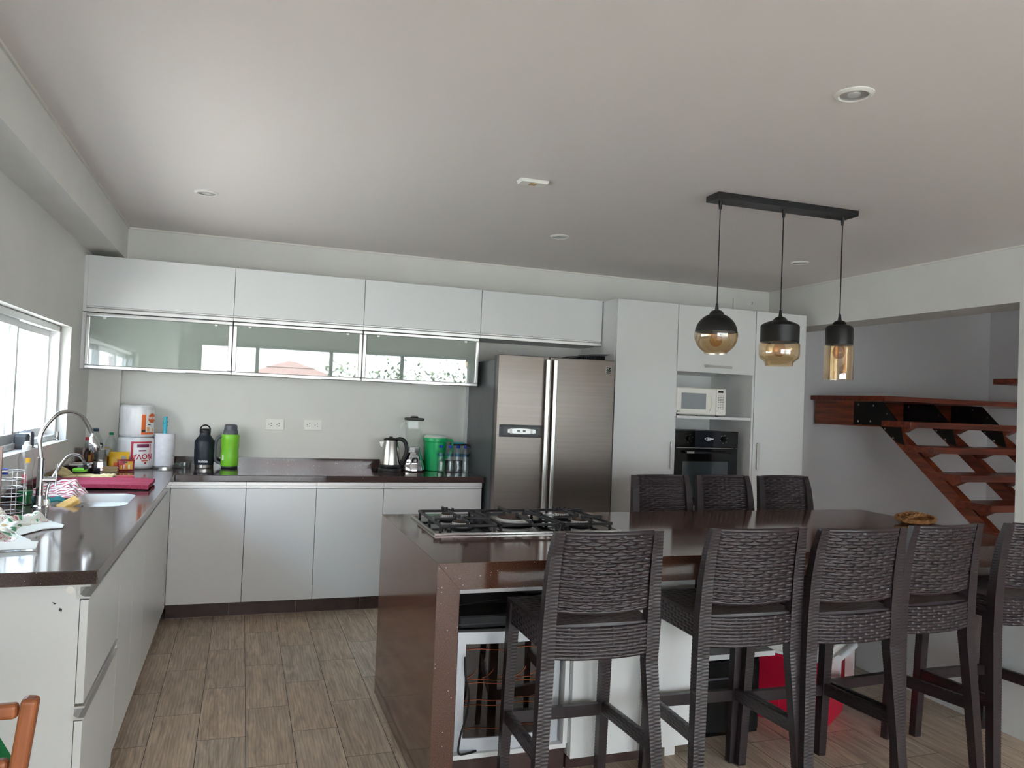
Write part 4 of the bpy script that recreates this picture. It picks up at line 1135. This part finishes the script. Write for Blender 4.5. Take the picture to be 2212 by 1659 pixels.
# printed towel crumpled on the worktop
o = thing('printed_cloth', 'crumpled white cloth with floral print on the worktop', 'cloth', (0, 0, .945))
def cl_pt(u, v):
    # u along x, v along y
    x = -.985 + u * .40; y = 2.97 + v * .54
    edge_r = -.72 + .025 * sin(v * 9) - .05 * max(0, .25 - v) * 2
    x = -.985 + u * (edge_r + .985 + (.02 if .72 < v < .92 else 0))
    e = min(1, (1 - u) * 5) * min(1, v * 5 + .1) * min(1, (1 - v) * 6 + .1)
    z = .004 + e * (.045 + .018 * sin(11 * u + 5 * v) + .012 * sin(23 * v + 7 * u) + .008 * sin(37 * u - 13 * v)) + .004 * abs(sin(19 * v))
    return (x, y + .02 * sin(6 * u), max(z, .003))
cm = mat('printed_cloth', S(224, 224, 214), .8)
tc = N(cm, 'ShaderNodeTexCoord'); no = N(cm, 'ShaderNodeTexNoise'); no.inputs['Scale'].default_value = 14; no.inputs['Detail'].default_value = 2; no.inputs['Distortion'].default_value = 1.5
L(cm, tc.outputs['Object'], no.inputs['Vector'])
cr = N(cm, 'ShaderNodeValToRGB'); cr.color_ramp.interpolation = 'CONSTANT'
e = cr.color_ramp.elements; e[0].position = 0; e[0].color = S(84, 140, 100); e[1].position = .36; e[1].color = S(226, 226, 216)
for p_, c_ in ((.50, S(196, 170, 130)), (.525, S(228, 226, 218)), (.60, S(176, 84, 104)), (.635, S(226, 220, 206)), (.68, S(208, 120, 62)), (.73, S(150, 170, 110))):
    x = e.new(p_); x.color = c_
L(cm, no.outputs['Fac'], cr.inputs[0])
L(cm, cr.outputs[0], P(cm).inputs['Base Color'])
CLW = mat('cloth_white', S(226, 226, 218), .85)
MB().sheet(cl_pt, 50, 60, None, .003).build('printed_side', cm, o, 70)
def hem(u, v):
    p = cl_pt(.97, .05 + v * .9); w_ = .012 + .026 * abs(sin(7 * v)) + (.035 if v > .78 and v < .92 else 0)
    return (p[0] + u * w_, p[1] - u * .006, max(.003, p[2] * (1 - u) + .003))
MB().sheet(hem, 6, 60, None, .003).build('plain_hem', CLW, o, 70)
q = MB().sheet(lambda u, v: (-.985 + u * .36, 2.935 + .03 * v + .01 * sin(8 * u), .004 + .03 * v * (1 - u * .4)), 24, 6, None, .003).build('folded_edge', CLW, o, 70)

# dish mat, towels and sink clutter
MATR = mottled('mat_crimson', S(150, 44, 72), S(170, 62, 88), 120, .85, .5)
o = tag(MB().sheet(lambda u, v: (-.965 + u * .51 - .012 * v * 0, 4.56 + v * .33 + .02 * (1 - u), .945 + .016 + .006 * sin(3 * u) + .003 * sin(9 * v)), 40, 30, weave(40, 26, .0016), .022).build('drying_mat', MATR, None, 70), 'crimson waffle drying mat folded on the worktop behind the sink', 'mat')
o.name = 'drying_mat'
STRIPE = mat('striped_towel', S(230, 220, 216), .85)
tc = N(STRIPE, 'ShaderNodeTexCoord'); wv = N(STRIPE, 'ShaderNodeTexWave', bands_direction='Y'); wv.inputs['Scale'].default_value = 14; wv.inputs['Distortion'].default_value = 2
L(STRIPE, tc.outputs['Object'], wv.inputs['Vector'])
L(STRIPE, ramp(STRIPE, wv.outputs['Fac'], [(.62, S(232, 224, 220)), (.72, S(184, 84, 98))]), P(STRIPE).inputs['Base Color'])
def fold(x0, x1, y0, y1, z, amp, k, skew=0.):
    def f_(u, v):
        e = min(1, u * 6, (1 - u) * 6, v * 6, (1 - v) * 6)
        return (x0 + u * (x1 - x0) + skew * v, y0 + v * (y1 - y0), z + e * amp * (.6 + .4 * sin(k * v + 4 * u)) + .003 * sin(17 * u))
    return f_
o = thing('striped_towel', 'red and white striped towel heaped at the sink edge', 'towel', (0, 0, .945))
MB().sheet(fold(-.94, -.755, 4.20, 4.56, .014, .05, 14), 30, 40, None, .006).build('towel', STRIPE, o, 70)
MB().sheet(fold(-.90, -.735, 4.16, 4.40, .012, .034, 11, .02), 26, 26, None, .006).build('towel_fold', STRIPE, o, 70)
TEAL = mat('teal_cloth', S(20, 118, 118), .85)
tag(MB().sheet(fold(-.945, -.765, 4.10, 4.20, .951, .012, 9), 26, 14, None, .006).build('teal_cloth', TEAL, None, 70), 'teal cleaning cloth lying below the striped towel', 'cloth')
o = thing('sink_caddy', 'navy slatted caddy hanging in the sink corner', 'caddy', (-.752, 4.035, .945))
cdb = MB().box(-.055, .07, -.05, .05, -.075, -.070)
for i in range(9): cdb.box(-.055 + i * .0145, -.049 + i * .0145, -.052, -.048, -.075, -.012)
for i in range(7): cdb.box(.066, .070, -.05 + i * .015, -.044 + i * .015, -.075, -.012)
cdb.box(-.055, .07, -.052, -.048, -.016, -.012).box(.066, .07, -.052, .05, -.016, -.012)
cdb.build('basket', mat('caddy_navy', S(40, 46, 66), .5), o)
SPONGE = mottled('sponge_yellow', S(220, 172, 96), S(232, 190, 120), 60, .9, .6)
q = tag(bx(-.045, .045, -.03, .03, -.012, .012).build('kitchen_sponge', SPONGE, None, bevel=.006), 'yellow sponge tilted on the caddy in the sink', 'sponge')
q.location = (-.735, 4.03, .948); q.rotation_euler = (.25, -.5, .4)

CREAM = mat('cream_rubber', S(226, 208, 156), .6)
o = thing('rubber_glove', 'cream rubber glove lying by the crimson mat, fingers spread', 'glove', (-.93, 5.10, .945), -.15)
MB().sheet(lambda u, v: (-.02 + u * .19, -.045 + v * .085, .018 + .014 * sin(PI * u) * sin(PI * v)), 14, 8, None, .012).build('palm', CREAM, o, 70)
for k in range(4):
    MB().tube(smooth_path([(-.0, -.035 + k * .022, .022), (-.045, -.045 + k * .032, .034 + .006 * k), (-.085 - .006 * k, -.05 + k * .038, .03 + .012 * k)], 5), [.012 - .0003 * i for i in range(11)], 10).build('finger', CREAM, o, 60)
MB().tube(smooth_path([(.05, -.04, .02), (.03, -.07, .02), (-.005, -.09, .016)], 5), .011, 10).build('finger', CREAM, o, 60)
q = thing('rubber_glove', 'cream rubber glove bunched up beside the red phone', 'glove', (-.755, 5.02, .945))
MB().sheet(lambda u, v: (-.055 + u * .12, -.04 + v * .08, .012 + .022 * sin(PI * u) * sin(PI * v) + .005 * sin(9 * u)), 14, 8, None, .014).build('palm', CREAM, q, 70)
for k in range(3):
    MB().tube(smooth_path([(-.02 + k * .025, .0, .02), (.02 + k * .02, -.015, .034), (.05 + k * .012, -.03 + k * .012, .016 + k * .008)], 5), .011, 10).build('finger', CREAM, q, 60)
q = tag(MB().lathe([(.02, 0), (.034, .002), (.036, .014), (.03, .02), (.01, .021)], 28, sq=3.).build('green_sponge', mat('lime_sponge', S(110, 200, 50), .7), None, 40), 'lime green oval scrubber on top of the cream glove', 'sponge')
q.location = (-.875, 5.08, .992); q.scale = (1.1, .8, 1)
o = thing('red_phone', 'red mobile phone lying flat on the worktop', 'phone', (-.665, 5.12, .945), .12)
bx(-.075, .075, -.035, .035, .0, .02).build('case', mat('phone_red', S(190, 66, 82), .35), o, bevel=.006)
bx(-.02, .06, -.0358, -.034, .006, .013).build('pale_strip', mat('phone_pink', S(226, 156, 160), .4), o)
bx(-.06, -.028, -.0358, -.034, .006, .014).build('dark_strip', DARKP, o)

o = thing('food_container', 'brown see-through food container with white clip lid', 'container', (-.935, 5.43, .945))
bx(-.055, .055, -.065, .065, .0, .055).build('tub', SMOKE, o, bevel=.01)
bx(-.062, .062, -.072, .072, .055, .066).build('lid', WHITEP, o, bevel=.006)
MB().tube([(x * .045, y * .052, .0665) for x, y in ((-1, -1), (1, -1), (1, 1), (-1, 1))], .002, 6, closed=True).build('lid_seal', mat('seal_brown', S(100, 66, 60), .6), o)
o = thing('tumbler_jar', 'smoky translucent plastic jar behind the lidded container', 'jar', (-.945, 5.60, .945))
bodyprof(o, 'jar', [(.045, .002), (.05, .006), (.054, .15)], SMOKE, 40, 32, cap1=False)
bodyprof(o, 'contents', [(.044, .006), (.048, .01), (.049, .05), (.01, .052)], mat('jar_contents', S(96, 76, 78), .7), 40, 28)

o = thing('moka_pot', 'aluminium moka coffee pot with black handle', 'coffee pot', (-.855, 5.62, .945), -.2)
MOK = mat('moka_alu', S(188, 190, 190), .22, .85)
bodyprof(o, 'boiler', [(.044, 0), (.046, .004), (.039, .062), (.037, .064)], MOK, 20, 8)
bodyprof(o, 'band', [(.038, .064), (.04, .066), (.04, .076), (.036, .078)], STEEL, 40, 32)
bodyprof(o, 'top_chamber', [(.034, .078), (.036, .08), (.046, .138), (.044, .139)], MOK, 20, 8)
MB().prism([(.036, .138), (.066, .142), (.045, .095)], -.012, .012, 'y').build('spout', MOK, o)
bodyprof(o, 'lid', [(.047, .138), (.045, .143), (.012, .152), (.008, .154), (.009, .168), (.003, .17)], MOK, 25, 8)
MB().tube(smooth_path([(-.042, 0, .13), (-.075, 0, .135), (-.088, 0, .11), (-.085, 0, .06), (-.08, 0, .03)], 6), .012, 8, flat=.7).build('handle', BLACK, o, 60)
o = thing('metal_lid', 'small dark steel lid lying next to the moka pot', 'lid', (-.865, 5.50, .945))
bodyprof(o, 'rim', [(.03, 0), (.032, .003), (.032, .026), (.028, .03), (.006, .031)], mat('lid_dark_steel', S(96, 98, 110), .2, .9), 40, 28)

def pet(name, label, loc, h, r, cap, lab, labz, waist=False):
    o = thing(name, label, 'bottle', loc)
    if waist: pr = [(r * .85, .002), (r, .008), (r, h * .34), (r * .8, h * .46), (r * .97, h * .62), (r * .95, h * .7), (r * .5, h * .88), (r * .34, h * .91), (r * .34, h * .94)]
    else: pr = [(r * .85, .002), (r, .008), (r, h * .62), (r * .93, h * .72), (r * .45, h * .89), (r * .32, h * .92), (r * .32, h * .94)]
    bodyprof(o, 'bottle', pr, CLEAR, 45, 28, cap1=False)
    bodyprof(o, 'cap', [(r * .38, h * .925), (r * .4, h * .93), (r * .4, h * .995), (r * .1, h)], cap, 40, 24)
    if lab: MB().lathe([(r + .001, labz[0] * h), (r + .001, labz[1] * h)], 28, cap0=False, cap1=False).build('label_band', lab, o, 60)
    return o
TEALL = mat('teal_label', S(16, 92, 96), .4)
o = pet('soda_bottle', 'large clear bottle with dark cap and teal label in the corner', (-.925, 5.865, .945), .262, .042, mat('cap_petrol', S(32, 62, 88), .4), TEALL, (.36, .62))
pet('soda_bottle', 'clear waisted bottle with green cap near the paper rolls', (-.832, 5.87, .945), .238, .034, mat('cap_green', S(22, 140, 86), .4), None, None, True)
o = thing('sauce_bottle', 'slim oil bottle with red cap and yellow label', 'bottle', (-.955, 5.735, .945))
bodyprof(o, 'bottle', [(.02, .002), (.024, .006), (.024, .12), (.012, .16), (.009, .19)], GLASSJ, 45, 20, cap1=False)
bodyprof(o, 'oil', [(.02, .004), (.0225, .008), (.0225, .11), (.004, .112)], mat('oil_amber', S(150, 110, 60), .2), 45, 20)
bodyprof(o, 'cap', [(.0095, .188), (.010, .19), (.010, .21), (.003, .211)], mat('cap_red', S(190, 40, 60), .4), 40, 18)
YEL = mat('packet_yellow', S(232, 182, 34), .35)
MB().lathe([(.0246, .03), (.0246, .09)], 20, cap0=False, cap1=False).build('label_band', YEL, o, 60)
ORP = mat('packet_orange', S(228, 92, 38), .4)
def pouch(name, label, cat, loc, rz, w, h, d, m, tilt=0., extra=None, group=None):
    o = thing(name, label, cat, loc, rz, group)
    def f_(s_):
        return lambda u, v: ((2 * u - 1) * w / 2 * (1 - .05 * sin(PI * v)), s_ * d / 2 * (sin(PI * u) * sin(PI * v)) ** .5 - tilt * v * h, v * h + .002)
    MB().grid(f_(-1), 12, 12).grid(f_(1), 12, 12).build('pouch', m, o, 60, recalc=False)
    if extra: extra(o, f_(-1))
    return o
def patch(o, fn, u0, u1, v0, v1, name, m, off=.0012):
    return MB().grid(lambda u, v: (lambda p: (p[0], p[1] - off, p[2]))(fn(u0 + u * (u1 - u0), v0 + v * (v1 - v0))), 6, 6).build(name, m, o, recalc=False)
pouch('seasoning_pouch', 'orange printed pouch standing by the sauce bottle', 'packet', (-.935, 5.645, .945), -.15, .05, .10, .02, ORP, 0,
      lambda o, f: (patch(o, f, .1, .9, .12, .35, 'white_print', LABELW), patch(o, f, .5, .95, .6, .95, 'yellow_print', YEL)))
pouch('snack_bag', 'orange bag behind the moka pot', 'packet', (-.885, 5.77, .945), .1, .11, .14, .03, mat('bag_ochre', S(222, 150, 54), .4), -.0)
pouch('snack_packet', 'yellow snack packet leaning against the paper rolls', 'packet', (-.752, 5.665, .945), .1, .125, .118, .025, YEL, -.15,
      lambda o, f: (patch(o, f, .62, .86, .5, .78, 'grey_patch', mat('packet_grey', S(160, 156, 150), .5)), patch(o, f, .25, .98, .22, .42, 'orange_band', ORP)))
def wafer(o, f):
    patch(o, f, .12, .9, .14, .84, 'yellow_panel', mat('wafer_gold', S(214, 160, 50), .4))
    patch(o, f, .14, .46, .2, .84, 'red_panel', mat('wafer_red', S(178, 36, 50), .4), .002)
    patch(o, f, .32, .58, .7, .82, 'dark_print', DARKP, .003)
    for k, cc in enumerate((S(240, 190, 60), S(240, 200, 180), S(230, 120, 60), S(240, 226, 190))):
        patch(o, f, .2 + k * .15, .29 + k * .15, .2, .5 + .06 * (k % 2), 'biscuit_print', mat('biscuit_%d' % k, cc, .5), .003)
pouch('wafer_packet', 'dark red packet with pale stick shapes, lowest by the paper rolls', 'packet', (-.700, 5.60, .945), .1, .105, .075, .02, mat('packet_maroon', S(146, 28, 46), .35), -.1, wafer)
o = thing('sachet_stack', 'stack of cream paper sachets beside the wafer packet', 'sachets', (-.792, 5.60, .945), .1)
for k in range(6):
    bx(-.045 + .003 * (k % 3), .042 + .004 * ((k * 2) % 3), -.03, .03, .001 + k * .0052, .0045 + k * .0052).build('sachet', mat('sachet_%d' % k, S(214 - 8 * (k % 2), 190 - 12 * (k % 3), 138 - 10 * (k % 2)), .5), o)

# things on the sill
o = thing('sharpener', 'dark grey two-part block with steel band on the window sill', 'sharpener', (-1.035, 4.50, WZ0))
def lump(x0, x1, y0, y1, z1):
    return MB().prism([(y0, 0), (y1, 0), (y1 - .006, z1 * .8), (y1 - .016, z1), (y0 + .016, z1), (y0 + .006, z1 * .8)], x0, x1, 'x')
lump(-.03, .03, -.075, .0, .078).build('block', DARKP, o, bevel=.008)
lump(-.027, .027, .002, .03, .083).build('steel_band', STEEL, o, bevel=.006)
lump(-.03, .03, .032, .085, .085).build('block', mat('slate_plastic', S(58, 60, 76), .5), o, bevel=.008)
bx(-.032, .032, -.077, .087, 0, .004).build('base', GREYP, o)
o = thing('window_latch', 'small metal latch on the window sill corner', 'latch', (-1.03, 5.22, WZ0))
MB().cyl((0, 0, 0), (0, 0, .05), .012, .009, 16).box(-.008, .008, -.06, .03, .012, .018).build('latch_body', STEEL, o, 40)

# ------------------------------------------------------------------ wooden chair by the viewer
o = thing('wooden_chair', 'orange-brown wooden chair with green cushion, cut off at the photo corner', 'chair', (-.566, 1.5, 0))
def bar(p0, p1, w, d, name, m=CHAIRW, bev=.008):
    p0, p1 = Vector(p0), Vector(p1); t = (p1 - p0)
    ln = t.length; t.normalize()
    up = Vector((0, 1, 0)) if abs(t.y) < .9 else Vector((1, 0, 0))
    a_ = t.cross(up).normalized(); b_ = a_.cross(t).normalized()
    vs = []
    for q in (p0, p1):
        for s1, s2 in ((-1, -1), (1, -1), (1, 1), (-1, 1)): vs.append(q + a_ * s1 * w / 2 + b_ * s2 * d / 2)
    return MB().add(vs, [(3, 2, 1, 0), (4, 5, 6, 7), (0, 1, 5, 4), (1, 2, 6, 5), (2, 3, 7, 6), (3, 0, 4, 7)]).build(name, m, o, bevel=bev, segs=3)
for sx in (-1, 1):
    bar((sx * .145, -.0, 0), (sx * .253, .0, .970), .026, .032, 'back_post')
    bar((sx * .2, .42, 0), (sx * .2, .40, .44), .036, .036, 'leg')
    bar((sx * .2, .03, .42), (sx * .2, .40, .42), .03, .04, 'seat_rail')
bar((-.235, .004, .948), (.235, .004, .948), .026, .022, 'top_rail')
bar((-.225, .004, .852), (.225, .004, .852), .034, .024, 'lower_rail')
bar((-.2, .40, .42), (.2, .40, .42), .04, .03, 'seat_rail'); bar((-.18, .0, .42), (.18, .0, .42), .04, .03, 'seat_rail')
bx(-.2, .2, .03, .41, .44, .475).build('seat', CHAIRW, o, bevel=.008)
GREEN = mat('green_fabric', S(20, 128, 70), .8)
MB().prism([(-.16, .48), (.19, .48), (.225, .80), (.15, .935), (-.14, .935), (-.2, .80)], .06, .11, 'y').build('cushion', GREEN, o, bevel=.012)

# ------------------------------------------------------------------ light
wd = bpy.data.worlds.new('World'); SC.world = wd; wd.use_nodes = True
bg = wd.node_tree.nodes['Background']; bg.inputs[0].default_value = (.76, .94, 1.20, 1); bg.inputs[1].default_value = 4.3
sd = bpy.data.lights.new('sun', 'SUN'); sd.energy = 12.0; sd.angle = .02; sd.color = (1., .98, .97)
so = bpy.data.objects.new('sun', sd); COL.objects.link(so)
so.rotation_euler = Vector((-.34, -.46, -1.0)).to_track_quat('-Z', 'Y').to_euler()
so.location = (6, 4, 9)
def portal(name, loc, direction, sx, sy):
    l = bpy.data.lights.new(name, 'AREA'); l.shape = 'RECTANGLE'; l.size = sx; l.size_y = sy; l.cycles.is_portal = True
    q = bpy.data.objects.new(name, l); COL.objects.link(q); q.location = loc
    q.rotation_euler = Vector(direction).to_track_quat('-Z', 'Z').to_euler()
portal('portal_rear', ((RX0 + RX1) / 2, -2.62, RZ1 / 2), (0, 1, 0), RX1 - RX0, RZ1)
portal('portal_window', (-1.16, (WY0 + WY1) / 2, (WZ0 + WZ1) / 2), (1, 0, 0), WY1 - WY0, WZ1 - WZ0)

# ------------------------------------------------------------------ camera
yaw, pit, rol = 3.35393492e-01, 2.33416597e-02, 4.04598620e-02
fw = Vector((sin(yaw) * cos(pit), cos(yaw) * cos(pit), sin(pit)))
r0 = Vector((cos(yaw), -sin(yaw), 0)); u0 = r0.cross(fw)
rt = r0 * cos(rol) + u0 * sin(rol); up = -r0 * sin(rol) + u0 * cos(rol)
cd = bpy.data.cameras.new('camera'); cd.sensor_width = 36; cd.lens = 1664.61773 / 2212 * 36; cd.clip_start = .05
co = bpy.data.objects.new('camera', cd); COL.objects.link(co)
M = Matrix((rt, up, -fw)).transposed().to_4x4(); M.translation = (0, 0, 1.5)
co.matrix_world = M
SC.camera = co
SC.view_settings.view_transform = 'Standard'
SC.view_settings.look = 'None'
SC.view_settings.gamma = 1.0
SC.view_settings.use_curve_mapping = False
SC.view_settings.exposure = 1.4
SC.cycles.use_denoising = True
SC.cycles.max_bounces = 10
SC.cycles.diffuse_bounces = 6
SC.cycles.glossy_bounces = 4
SC.cycles.transparent_max_bounces = 24
SC.cycles.sample_clamp_indirect = 6.0
SC.cycles.caustics_reflective = False
